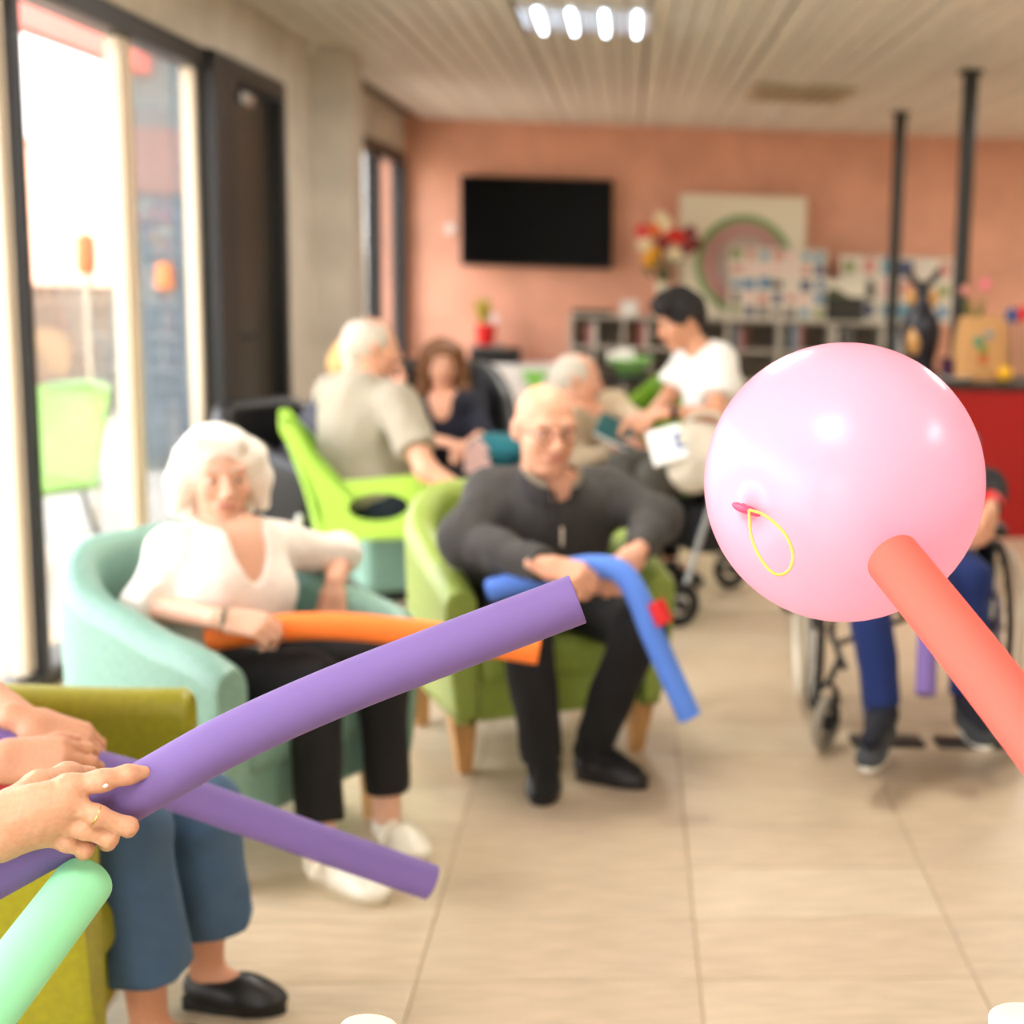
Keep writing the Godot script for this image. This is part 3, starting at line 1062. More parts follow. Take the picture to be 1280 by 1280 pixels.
func build_fixtures() -> void:
	# television
	var tv := thing("television", "large black flat television on the pink wall", "television", Vector3(-0.86, 1.80, BACK + 0.09), "", Basis(Vector3.BACK, 0.0))
	part(tv, "housing", Shape.new().rbox(Vector3(0, 0, 0), Vector3(1.42, 0.83, 0.06), 0.012), M.black)
	part(tv, "screen", Shape.new().rbox(Vector3(0, 0.006, 0.028), Vector3(1.39, 0.79, 0.01), 0.003, Basis(), 1), M.screen)
	part(tv, "bracket", Shape.new().box(Vector3(0, 0, -0.055), Vector3(0.4, 0.3, 0.06)), M.black)
	var sw := thing("wall_switch", "round white switch on the pink wall beside the television", "switch", Vector3(-1.675, 1.72, BACK + 0.012))
	part(sw, "plate", Shape.new().rbox(Vector3.ZERO, Vector3(0.085, 0.085, 0.02), 0.01), M.white)
	part(sw, "rocker", Shape.new().rbox(Vector3(0, 0, 0.012), Vector3(0.05, 0.05, 0.01), 0.004), M.white)
	# ceiling lamps: one in view, unseen ones in its row, more added for light
	var lamp_white := mat(Color(0.95, 0.97, 1.0), 0.4)
	lamp_white.emission_enabled = true
	lamp_white.emission = Color(0.86, 0.94, 1.0)
	lamp_white.emission_energy_multiplier = 12.0
	var spots := [[-0.22, -8.07, "lit square ceiling lamp panel with cool white tubes above the back seats", 4.0], [-0.22, -4.4, "lit square ceiling lamp panel over the armchairs, above the frame", 3.2], [-0.22, -0.7, "lit square ceiling lamp panel over the viewer, above the frame", 2.6], [2.6, -6.2, "added ceiling lamp panel beside the counter, unseen out of the frame", 4.0], [2.6, -1.6, "added ceiling lamp panel at the far side, unseen out of the frame", 2.6], [3.9, -11.6, "added unseen ceiling lamp panel to brighten the back wall", 6.0]]
	for q in spots:
		var l := thing("ceiling_lamp", q[2], "lamp", Vector3(q[0], CEILING, q[1]), "ceiling lamp panels")
		part(l, "tray", Shape.new().rbox(Vector3(0, -0.012, 0), Vector3(0.66, 0.024, 0.80), 0.006, Basis(), 1), mat(Color(0.86, 0.87, 0.88), 0.3, 0.4))
		for k in 4:
			part(l, "louvre", Shape.new().rbox(Vector3(-0.33 + 0.165 * (k + 0.5) - 0.0825, -0.034, 0), Vector3(0.008, 0.03, 0.78), 0.003, Basis(), 1), mat(Color(0.82, 0.83, 0.84), 0.25, 0.6))
		for k in 4:
			part(l, "tube_lamp", Shape.new().tube([Vector3(-0.2475 + 0.165 * k, -0.036, -0.34), Vector3(-0.2475 + 0.165 * k, -0.036, 0.34)], 0.012, 8), lamp_white)
		var a := AreaLight3D.new()
		a.name = "lamp_glow"
		a.area_size = Vector2(0.6, 0.72)
		a.light_color = Color(1.0, 0.97, 0.93)
		a.light_energy = q[3]
		a.area_range = 14.0
		a.shadow_enabled = true
		a.transform = Transform3D(Basis(Vector3.RIGHT, -PI / 2), Vector3(0, -0.07, 0))
		l.add_child(a)
	# air outlet, smoke detector, motion sensor
	var ac := thing("air_outlet", "square air outlet set in the ceiling boards", "vent", Vector3(1.21, CEILING, -11.15))
	part(ac, "frame", Shape.new().rbox(Vector3(0, -0.018, 0), Vector3(0.72, 0.036, 0.86), 0.012), mat(Color(0.74, 0.68, 0.55), 0.5))
	for k in 6:
		part(ac, "slat", Shape.new().rbox(Vector3(-0.25 + 0.1 * k, -0.04, 0), Vector3(0.06, 0.012, 0.7), 0.004, Basis(Vector3.BACK, 0.4), 1), mat(Color(0.55, 0.48, 0.33), 0.5))
	var sd := thing("smoke_detector", "small round smoke detector on the ceiling near the back wall", "detector", Vector3(1.17, CEILING, -12.6))
	part(sd, "base", Shape.new().lathe(Vector3.ZERO, [Vector2(0, 0), Vector2(0.065, 0), Vector2(0.065, -0.02), Vector2(0.0, -0.021)]), M.white)
	part(sd, "sensor_cap", Shape.new().lathe(Vector3(0, -0.02, 0), [Vector2(0.05, 0), Vector2(0.046, -0.025), Vector2(0.03, -0.035), Vector2(0, -0.036)]), M.white)
	var ms := thing("motion_sensor", "small white motion sensor high in the corner by the pier", "sensor", Vector3(-1.943, 2.738, -9.660))
	part(ms, "housing", Shape.new().rbox(Vector3.ZERO, Vector3(0.075, 0.12, 0.07), 0.02), M.white)
	part(ms, "lens", Shape.new().ball(Vector3(0.01, 0.01, 0.03), Vector3(0.028, 0.035, 0.02)), M.white)
	# two dark steel columns
	for q in [[2.12, -9.59, "dark steel column rising behind the red counter, the nearer one"], [2.175, -12.36, "dark steel column rising to the ceiling, the farther thinner one"]]:
		var c := thing("steel_column", q[2], "column", Vector3(q[0], 0, q[1]), "dark steel columns")
		part(c, "shaft", Shape.new().tube([Vector3(0, 0.02, 0), Vector3(0, CEILING - 0.01, 0)], 0.05, 20), mat(Color(0.10, 0.12, 0.10), 0.4))
		part(c, "foot_plate", Shape.new().rbox(Vector3(0, 0.006, 0), Vector3(0.2, 0.012, 0.2), 0.004, Basis(), 1), M.black)
		part(c, "head_plate", Shape.new().rbox(Vector3(0, CEILING - 0.01, 0), Vector3(0.14, 0.02, 0.14), 0.004, Basis(), 1), M.black)
	# counter
	var ct := thing("counter", "red fronted bar counter with dark top", "counter", Vector3(2.95, 0, -8.6))
	var red := rough_skin(mat(Color(0.62, 0.02, 0.03), 0.35), M.leather, 0.01)
	for k in 3:
		part(ct, "front_panel", Shape.new().rbox(Vector3(-0.95 + 0.95 * k, 0.42, 0.3), Vector3(0.94, 0.84, 0.03), 0.006, Basis(), 1), red)
	part(ct, "carcass", Shape.new().box(Vector3(0, 0.415, 0.0), Vector3(2.8, 0.83, 0.56)), mat(Color(0.35, 0.05, 0.05), 0.6))
	part(ct, "top", Shape.new().rbox(Vector3(0, 0.86, 0.0), Vector3(2.95, 0.04, 0.68), 0.012), mat(Color(0.12, 0.11, 0.09), 0.35))

# ---------------------------------------------------------------- people
func skin_tone(c: Color) -> StandardMaterial3D:
	var m := rough_skin(grain(mat(c, 0.55), M.fine, Vector3.ONE * 8), M.leather, 0.02)
	m.subsurf_scatter_enabled = true
	m.subsurf_scatter_strength = 0.12
	return m

# head in its own axes: +z is where the face looks, the origin is the middle of the head
func head_shape(cell: float, jowl := 0.0) -> Shape:
	var f := Field.new()
	f.egg(Vector3(0, 0.028, -0.012), Vector3(0.074, 0.086, 0.094), Basis(), 0.03)
	f.egg(Vector3(0, -0.04, 0.028), Vector3(0.058 + jowl, 0.072, 0.058), Basis(), 0.035)
	f.egg(Vector3(0, -0.096, 0.058), Vector3(0.026 + jowl, 0.018, 0.02), Basis(), 0.025)
	f.cap(Vector3(-0.036, 0.026, 0.072), Vector3(0.036, 0.026, 0.072), 0.013, 0.013, 0.016)
	for s in [-1.0, 1.0]:
		f.egg(Vector3(0.036 * s, -0.022, 0.062), Vector3(0.022, 0.02, 0.018), Basis(), 0.02)
		f.cut(Vector3(0.031 * s, 0.003, 0.096), Vector3(0.017, 0.011, 0.018), Basis(), 0.012)
		f.egg(Vector3(0.078 * s, 0.0, -0.008), Vector3(0.009, 0.031, 0.019), Basis(Vector3.UP, -0.35 * s), 0.008)
	f.cap(Vector3(0, 0.012, 0.086), Vector3(0, -0.026, 0.107), 0.0085, 0.0125, 0.012)
	f.egg(Vector3(-0.012, -0.031, 0.096), Vector3(0.009, 0.008, 0.01), Basis(), 0.006)
	f.egg(Vector3(0.012, -0.031, 0.096), Vector3(0.009, 0.008, 0.01), Basis(), 0.006)
	f.egg(Vector3(0, -0.059, 0.082), Vector3(0.024, 0.013, 0.011), Basis(), 0.012)
	f.cap(Vector3(0, -0.05, -0.022), Vector3(0, -0.135, -0.036), 0.05, 0.05, 0.03)
	return f.shape(cell)

func hair_shape(style: String, cell: float) -> Shape:
	var f := Field.new()
	f.wrinkle = 0.002
	f.wrinkle_size = 20.0
	match style:
		"bob":
			f.egg(Vector3(0, 0.032, -0.022), Vector3(0.093, 0.093, 0.108), Basis(), 0.03)
			for s in [-1.0, 1.0]:
				f.chain([Vector3(0.07 * s, 0.05, 0.02), Vector3(0.088 * s, -0.01, 0.005), Vector3(0.100 * s, -0.075, 0.0)], [0.04, 0.033, 0.02], 0.025)
				f.cap(Vector3(0.06 * s, 0.0, -0.07), Vector3(0.07 * s, -0.09, -0.06), 0.045, 0.028, 0.03)
			f.cap(Vector3(0, 0.0, -0.09), Vector3(0, -0.09, -0.085), 0.045, 0.03, 0.03)
			f.cap(Vector3(-0.05, 0.095, 0.045), Vector3(0.03, 0.09, 0.06), 0.022, 0.026, 0.02)
			f.cut(Vector3(0.004, -0.03, 0.125), Vector3(0.066, 0.105, 0.088), Basis(Vector3.BACK, 0.12), 0.02)
		"long":
			f.egg(Vector3(0, 0.034, -0.022), Vector3(0.094, 0.099, 0.112), Basis(), 0.03)
			for s in [-1.0, 1.0]:
				f.chain([Vector3(0.066 * s, 0.06, 0.02), Vector3(0.09 * s, -0.03, 0.0), Vector3(0.098 * s, -0.13, 0.015), Vector3(0.088 * s, -0.2, 0.035)], [0.042, 0.036, 0.036, 0.015], 0.03)
				f.cap(Vector3(0.05 * s, 0.0, -0.08), Vector3(0.06 * s, -0.18, -0.06), 0.05, 0.03, 0.03)
			f.cut(Vector3(0, -0.055, 0.12), Vector3(0.058, 0.12, 0.085), Basis(), 0.02)
		"ring":
			f.egg(Vector3(0, 0.028, -0.026), Vector3(0.084, 0.086, 0.1), Basis(), 0.03)
			f.cap(Vector3(0, -0.02, -0.085), Vector3(0, -0.08, -0.07), 0.045, 0.04, 0.03)
			f.cut(Vector3(0, -0.03, 0.12), Vector3(0.085, 0.125, 0.105), Basis(), 0.015)
			f.cut(Vector3(0, 0.132, -0.02), Vector3(0.042, 0.052, 0.055), Basis(), 0.015)
		"short":
			f.wrinkle = 0.007
			f.egg(Vector3(0, 0.045, -0.02), Vector3(0.09, 0.092, 0.108), Basis(), 0.03)
			f.cap(Vector3(-0.05, 0.09, 0.06), Vector3(0.05, 0.085, 0.065), 0.032, 0.034, 0.025)
			f.cap(Vector3(0.0, 0.115, -0.03), Vector3(0.0, 0.115, 0.04), 0.04, 0.035, 0.03)
			for s in [-1.0, 1.0]:
				f.cap(Vector3(0.075 * s, 0.05, 0.0), Vector3(0.077 * s, 0.0, 0.012), 0.022, 0.012, 0.02)
			f.cap(Vector3(0, 0.0, -0.085), Vector3(0, -0.075, -0.07), 0.045, 0.03, 0.03)
			f.cut(Vector3(0, -0.04, 0.12), Vector3(0.082, 0.098, 0.1), Basis(), 0.012)
			f.cut(Vector3(0.1, -0.04, -0.0), Vector3(0.035, 0.05, 0.05), Basis(), 0.01)
			f.cut(Vector3(-0.1, -0.04, -0.0), Vector3(0.035, 0.05, 0.05), Basis(), 0.01)
	return f.shape(cell)

# a hand of five bent fingers; DIR runs from the wrist to the knuckles, BACK out of the back of the hand, SIDE is 1 or -1 for the thumb
func hand_field(wr: Vector3, dir: Vector3, back: Vector3, side: float, curl: float, size := 1.0, thumb_in := 0.6) -> Field:
	var f := Field.new()
	var z := dir.normalized()
	var y := (back - z * back.dot(z)).normalized()
	var x := y.cross(z) * side
	var at := func(a: float, b: float, c: float) -> Vector3:
		return wr + (x * a + y * b + z * c) * size
	f.cap(at.call(0.0, 0, -0.03), at.call(0, 0, 0.01), 0.026 * size, 0.026 * size, 0.02)
	var base := [[0.029, 0.088], [0.010, 0.093], [-0.010, 0.089], [-0.028, 0.079]]
	var lens := [[0.044, 0.026, 0.021], [0.048, 0.03, 0.022], [0.045, 0.028, 0.022], [0.035, 0.02, 0.019]]
	for i in 4:
		f.cap(at.call(base[i][0] * 0.62, 0.0, 0.012), at.call(base[i][0], 0.004, base[i][1]), 0.017 * size, 0.0115 * size, 0.014)
		var p: Vector3 = at.call(base[i][0], 0.003, base[i][1])
		var a := 0.15
		var bend := [0.75 * curl, 1.05 * curl, 0.6 * curl]
		var r := [0.0098, 0.0088, 0.0078, 0.0066]
		for k in 3:
			a += bend[k]
			var d := z * cos(a) - y * sin(a) + x * (0.06 * (1.5 - i)) * (1.0 - curl * 0.5)
			var q: Vector3 = p + d.normalized() * lens[i][k] * size
			f.cap(p, q, r[k] * size, r[k + 1] * size, 0.005)
			p = q
	f.cap(at.call(0.015, -0.008, 0.015), at.call(0.03, -0.012, 0.05), 0.018 * size, 0.014 * size, 0.015)
	var t0: Vector3 = at.call(0.03, -0.012, 0.05)
	var d0 := (x * (0.75 - 0.35 * thumb_in) - y * 0.7 * thumb_in + z * 0.75).normalized()
	var t1 := t0 + d0 * 0.034 * size
	var d1 := (x * (0.5 - 0.6 * thumb_in) - y * 0.8 * thumb_in + z * 0.85).normalized()
	var t2 := t1 + d1 * 0.028 * size
	f.cap(t0, t1, 0.0125 * size, 0.0105 * size, 0.007)
	f.cap(t1, t2, 0.0105 * size, 0.008 * size, 0.004)
	return f

func rebase(o: Node3D, at: Vector3) -> void:
	for c in o.get_children():
		if c is Node3D:
			c.position -= at
	o.position += at

func shoe(o: Node3D, an: Vector3, toe: Vector3, m: Material, sole: Material, called := "shoe", ground := 0.0, low := false, heel := 0.012) -> void:
	var d := toe - an
	d.y = 0
	var z := d.normalized()
	var x := Vector3.UP.cross(z)
	var hl := Vector3(an.x, ground, an.z) - z * 0.045
	var tp := Vector3(toe.x, ground, toe.z)
	var f := Field.new()
	var b := Basis(x, Vector3.UP, z)
	var len := (tp - hl).length()
	f.egg(hl + z * 0.045 + Vector3(0, 0.045, 0), Vector3(0.036, 0.045, 0.05), b, 0.03)
	f.egg(hl + z * len * 0.52 + Vector3(0, 0.036, 0), Vector3(0.041, 0.042, len * 0.3), b, 0.03)
	f.egg(tp - z * 0.06 + Vector3(0, 0.026, 0), Vector3(0.044, 0.028, 0.062), b, 0.03)
	if low:
		f.cut(hl + z * 0.066 + Vector3(0, 0.10, 0), Vector3(0.03, 0.055, 0.05), b, 0.012)
	else:
		f.cap(hl + z * 0.05 + Vector3(0, 0.05, 0), hl + z * 0.05 + Vector3(0, 0.085, 0), 0.038, 0.036, 0.03)
	var s := f.shape(0.008)
	for i in s.v.size():
		s.v[i].y = maxf(s.v[i].y, ground + 0.008)
	var sh := part(o, called, s, m)
	var ring := []
	for k in 20:
		var a := TAU * k / 20.0
		var along := len / 2.0 * cos(a)
		ring.append(hl + z * (len / 2.0 + along) + x * sin(a) * (0.041 if cos(a) > 0 else 0.035))
	var top := []
	for p in ring:
		top.append(p + Vector3(0, 0.014, 0))
	part(sh, "sole", Shape.new().loft([ring, top]), sole)
	if heel > 0.02:
		part(sh, "heel", Shape.new().rbox(hl + z * 0.032 + Vector3(0, heel / 2, 0), Vector3(0.06, heel, 0.06), 0.008, b), sole)

func person(label: String, J: Dictionary, S: Dictionary) -> Node3D:
	var o := thing("person", label, "person")
	var pel: Vector3 = J.pelvis
	var F: Vector3 = J.facing.normalized()
	var L := Vector3.UP.cross(F).normalized()
	var w: float = S.get("size", 1.0)
	var cell: float = S.get("cell", 0.015)
	var neck: Vector3 = J.get("neck", pel + Vector3(0, 0.45, 0))
	var chest: Vector3 = J.get("chest", pel.lerp(neck, 0.62))
	var shL: Vector3 = J.get("shL", neck + L * 0.165 * w - Vector3(0, 0.055, 0))
	var shR: Vector3 = J.get("shR", neck - L * 0.165 * w - Vector3(0, 0.055, 0))
	var elL: Vector3 = J.get("elL", shL + Vector3(0, -0.24, 0) + F * 0.08 + L * 0.05)
	var elR: Vector3 = J.get("elR", shR + Vector3(0, -0.24, 0) + F * 0.08 - L * 0.05)
	var wrL: Vector3 = J.get("wrL", elL + F * 0.2 - L * 0.09 + Vector3(0, -0.02, 0))
	var wrR: Vector3 = J.get("wrR", elR + F * 0.2 + L * 0.09 + Vector3(0, -0.02, 0))
	var hipL := pel + L * 0.09 * w - Vector3(0, 0.03, 0)
	var hipR := pel - L * 0.09 * w - Vector3(0, 0.03, 0)
	var knL: Vector3 = J.get("knL", hipL + F * 0.42 + L * 0.04)
	var knR: Vector3 = J.get("knR", hipR + F * 0.42 - L * 0.04)
	var anL: Vector3 = J.get("anL", Vector3(knL.x, 0.09, knL.z) + F * 0.03)
	var anR: Vector3 = J.get("anR", Vector3(knR.x, 0.09, knR.z) + F * 0.03)
	var toL: Vector3 = J.get("toL", anL + F * 0.17)
	var toR: Vector3 = J.get("toR", anR + F * 0.17)
	var hd: Vector3 = J.get("head", neck + Vector3(0, 0.17, 0))
	var face: Vector3 = J.get("face", F)
	var hb := facing(face, J.get("crown", Vector3.UP))
	var hx := Transform3D(hb.scaled_local(Vector3.ONE * S.get("head_size", 1.0)), hd)
	var up := (neck - pel).normalized()
	var X := (shL - shR).normalized()
	X = (X - up * X.dot(up)).normalized()
	var B := Basis(X, up, X.cross(up))
	var belly: float = S.get("belly", 0.0)
	var bust: float = S.get("bust", 0.0)
	var fwd := B.z
	var skin: Material = S.skin

	# body: one skin from head to feet
	var f := Field.new()
	f.egg(pel, Vector3(0.15, 0.11, 0.12) * w, B, 0.05)
	f.egg(pel.lerp(chest, 0.55) + fwd * belly * 0.4, Vector3(0.125, 0.14, 0.1 + belly * 0.6) * w, B, 0.06)
	f.egg(chest, Vector3(0.14, 0.17, 0.105) * w, B, 0.06)
	f.cap(shL, shR, 0.05 * w, 0.05 * w, 0.06)
	f.cap(neck - up * 0.04, hd - hb.y * 0.07 - hb.z * 0.02, 0.056 * w, 0.05, 0.04)
	for q in [[shL, elL, wrL, hipL, knL, anL, toL], [shR, elR, wrR, hipR, knR, anR, toR]]:
		f.cap(q[0], q[1], 0.046 * w, 0.038 * w, 0.03)
		f.cap(q[1], q[2], 0.039 * w, 0.026 * w, 0.02)
		f.cap(q[3], q[4], 0.075 * w, 0.052 * w, 0.04)
		f.cap(q[4], q[4].lerp(q[5], 0.35), 0.05 * w, 0.05 * w, 0.03)
		f.cap(q[4].lerp(q[5], 0.35), q[5], 0.05 * w, 0.035 * w, 0.03)
		f.cap(q[5] - Vector3(0, 0.035, 0), q[6].lerp(q[5], 0.3) - Vector3(0, 0.01, 0), 0.032 * w, 0.018, 0.02)
	var s := f.shape(cell)
	s.add(head_shape(S.get("head_cell", 0.005), S.get("jowl", 0.0)), hx)
	var hc: float = S.get("hand_cell", 0.005)
	var gl: Array = J.get("handL", [wrL - elL, Vector3.UP, 0.5])
	var gr: Array = J.get("handR", [wrR - elR, Vector3.UP, 0.5])
	s.add(hand_field(wrL, gl[0], gl[1], -1.0, gl[2], S.get("hand_size", 0.95)).shape(hc))
	if J.has("own_hand"):
		s.add(J.own_hand)
	else:
		s.add(hand_field(wrR, gr[0], gr[1], 1.0, gr[2], S.get("hand_size", 0.95)).shape(hc))
	part(o, "body", s, skin)
	# face details
	for e in [-1.0, 1.0]:
		var ey := part(o, "eye", Shape.new().ball(hx * Vector3(0.031 * e, 0.003, 0.0735), Vector3.ONE * 0.0118, Basis(), 12), M.eye_white)
		part(ey, "iris", Shape.new().ball(hx * Vector3(0.031 * e, 0.002, 0.0785), Vector3(0.0078, 0.0078, 0.0078), Basis(), 10), M.iris)
		var lids := Shape.new()
		var hs2: float = S.get("head_size", 1.0)
		for q in [[1.0, 1.42], [-1.0, 1.12]]:
			var arc := []
			for k in 9:
				var a: float = q[1] * k / 8.0
				arc.append(Vector2(sin(a), cos(a)) * 0.0132 * hs2)
			var back := Basis(Vector3.RIGHT, -0.15)
			lids.lathe(hx * Vector3(0.031 * e, 0.003, 0.0732), arc, hb * back * Basis.from_scale(Vector3(1.15, q[0], 1.0)), 16)
		part(ey, "eyelid", lids, skin)
		part(o, "eyebrow", Shape.new().tube([hx * Vector3(0.015 * e, 0.029, 0.0885), hx * Vector3(0.031 * e, 0.0325, 0.085), hx * Vector3(0.048 * e, 0.0265, 0.07)], 0.003, 6, true), S.get("brow", S.get("hair_mat", skin)))
	part(o, "lips", Shape.new().ball(hx * Vector3(0, -0.0555, 0.0895), Vector3(0.025, 0.0034, 0.006), hb, 12).ball(hx * Vector3(0, -0.0615, 0.0885), Vector3(0.022, 0.0038, 0.006), hb, 12), S.lips)
	if S.has("hair"):
		var hs := Shape.new().add(hair_shape(S.hair, S.get("head_cell", 0.005) * 1.2), hx)
		part(o, "hair", hs, S.hair_mat)
	# top
	var t := Field.new()
	t.wrinkle = S.get("wrinkle", 0.012)
	t.wrinkle_size = 7.0
	t.noise_seed = S.get("seed", 3)
	var lo: float = S.get("loose", 0.0)
	t.egg(pel + up * 0.03, Vector3(0.168 + lo, 0.12, 0.14 + belly * 0.3) * w, B, 0.07)
	t.egg(pel.lerp(chest, 0.55) + fwd * belly * 0.4, Vector3(0.15 + 1.4 * lo, 0.18, 0.125 + belly * 0.6 + lo) * w, B, 0.08)
	t.egg(chest, Vector3(0.158 + lo, 0.18, 0.122 + 0.6 * lo) * w, B, 0.08)
	if bust > 0.0:
		for e in [-1.0, 1.0]:
			t.egg(chest + X * 0.075 * e + fwd * 0.075 - up * 0.03, Vector3(0.07, 0.07, 0.055) * (w * (0.85 + bust)), B, 0.05)
	t.cap(shL, shR, 0.064 * w, 0.064 * w, 0.06)
	t.cap(chest, neck - up * 0.03, 0.09 * w, 0.066 * w, 0.05)
	for q in [[shL, elL, wrL], [shR, elR, wrR]]:
		var fit: float = S.get("sleeve_fit", 1.0)
		if S.sleeve == "short":
			t.cap(q[0], q[0].lerp(q[1], 0.72), 0.064 * w, 0.066 * w * fit, 0.04, true)
		elif S.sleeve == "elbow":
			t.cap(q[0], q[1], 0.062 * w, 0.056 * w * fit, 0.04)
			t.cap(q[1], q[1].lerp(q[2], 0.15), 0.056 * w, 0.056 * w * fit, 0.03, true)
		else:
			t.cap(q[0], q[1], (0.064 + 0.3 * lo) * w, (0.055 + 0.5 * lo) * w, 0.06)
			t.cap(q[1], q[1].lerp(q[2], 0.97), (0.054 + 0.5 * lo) * w, (0.04 + 0.2 * lo) * w, 0.04, true)
	if S.has("vneck"):
		t.cut(neck + fwd * 0.10 + up * 0.01, Vector3(0.056, S.vneck + 0.03, 0.095) * w, B, 0.01)
	t.cut(neck + up * 0.05 + fwd * 0.035, Vector3(0.078, 0.066, 0.085) * w, B, 0.012)
	part(o, S.get("top_name", "shirt"), t.shape(cell), S.top)
	# trousers
	var u := Field.new()
	u.wrinkle = 0.008
	u.wrinkle_size = 8.0
	u.egg(pel - up * 0.02, Vector3(0.165, 0.115, 0.13) * w, B, 0.05)
	var hem: float = S.get("hem", 0.93)
	var flare: float = S.get("flare", 0.048)
	for q in [[hipL, knL, anL], [hipR, knR, anR]]:
		u.cap(q[0], q[1], 0.09 * w, 0.07 * w, 0.05)
		u.cap(q[1], q[1].lerp(q[2], hem), 0.066 * w, flare * w, 0.03, true)
	part(o, "trousers", u.shape(cell), S.trousers)
	if S.has("sock"):
		for q in [[anL, toL, knL], [anR, toR, knR]]:
			var so := Field.new()
			so.cap(q[0].lerp(q[2], 0.25), q[0], 0.044 * w, 0.04 * w, 0.03).cap(q[0], q[0].lerp(q[1], 0.75), 0.041 * w, 0.03 * w, 0.03)
			part(o, "sock", so.shape(0.01), S.sock)
	shoe(o, anL, toL, S.shoe, S.get("sole", M.rubber), S.get("shoe_name", "shoe"), S.get("ground", 0.0), S.get("low_shoe", false), S.get("heel", 0.012))
	shoe(o, anR, toR, S.shoe, S.get("sole", M.rubber), S.get("shoe_name", "shoe"), S.get("ground", 0.0), S.get("low_shoe", false), S.get("heel", 0.012))
	o.set_meta("hx", hx)
	rebase(o, Vector3(pel.x, 0, pel.z))
	return o

# standing band round a neck, open in front
func band(c: Vector3, up: Vector3, front: Vector3, r: float, h: float, gap: float) -> Shape:
	var y := up.normalized()
	var z := (front - y * front.dot(y)).normalized()
	var x := y.cross(z)
	var rings := []
	for i in 25:
		var a := lerpf(gap, TAU - gap, i / 24.0)
		var d := x * sin(a) + z * cos(a)
		var low := 0.025 * maxf(0.0, cos(a))
		rings.append([c + d * r - y * (h * 0.5 + low), c + d * (r + 0.012) - y * (h * 0.5 + low), c + d * (r + 0.006) + y * (h * 0.5 - low), c + d * (r - 0.006) + y * (h * 0.5 - low)])
	return Shape.new().loft(rings)

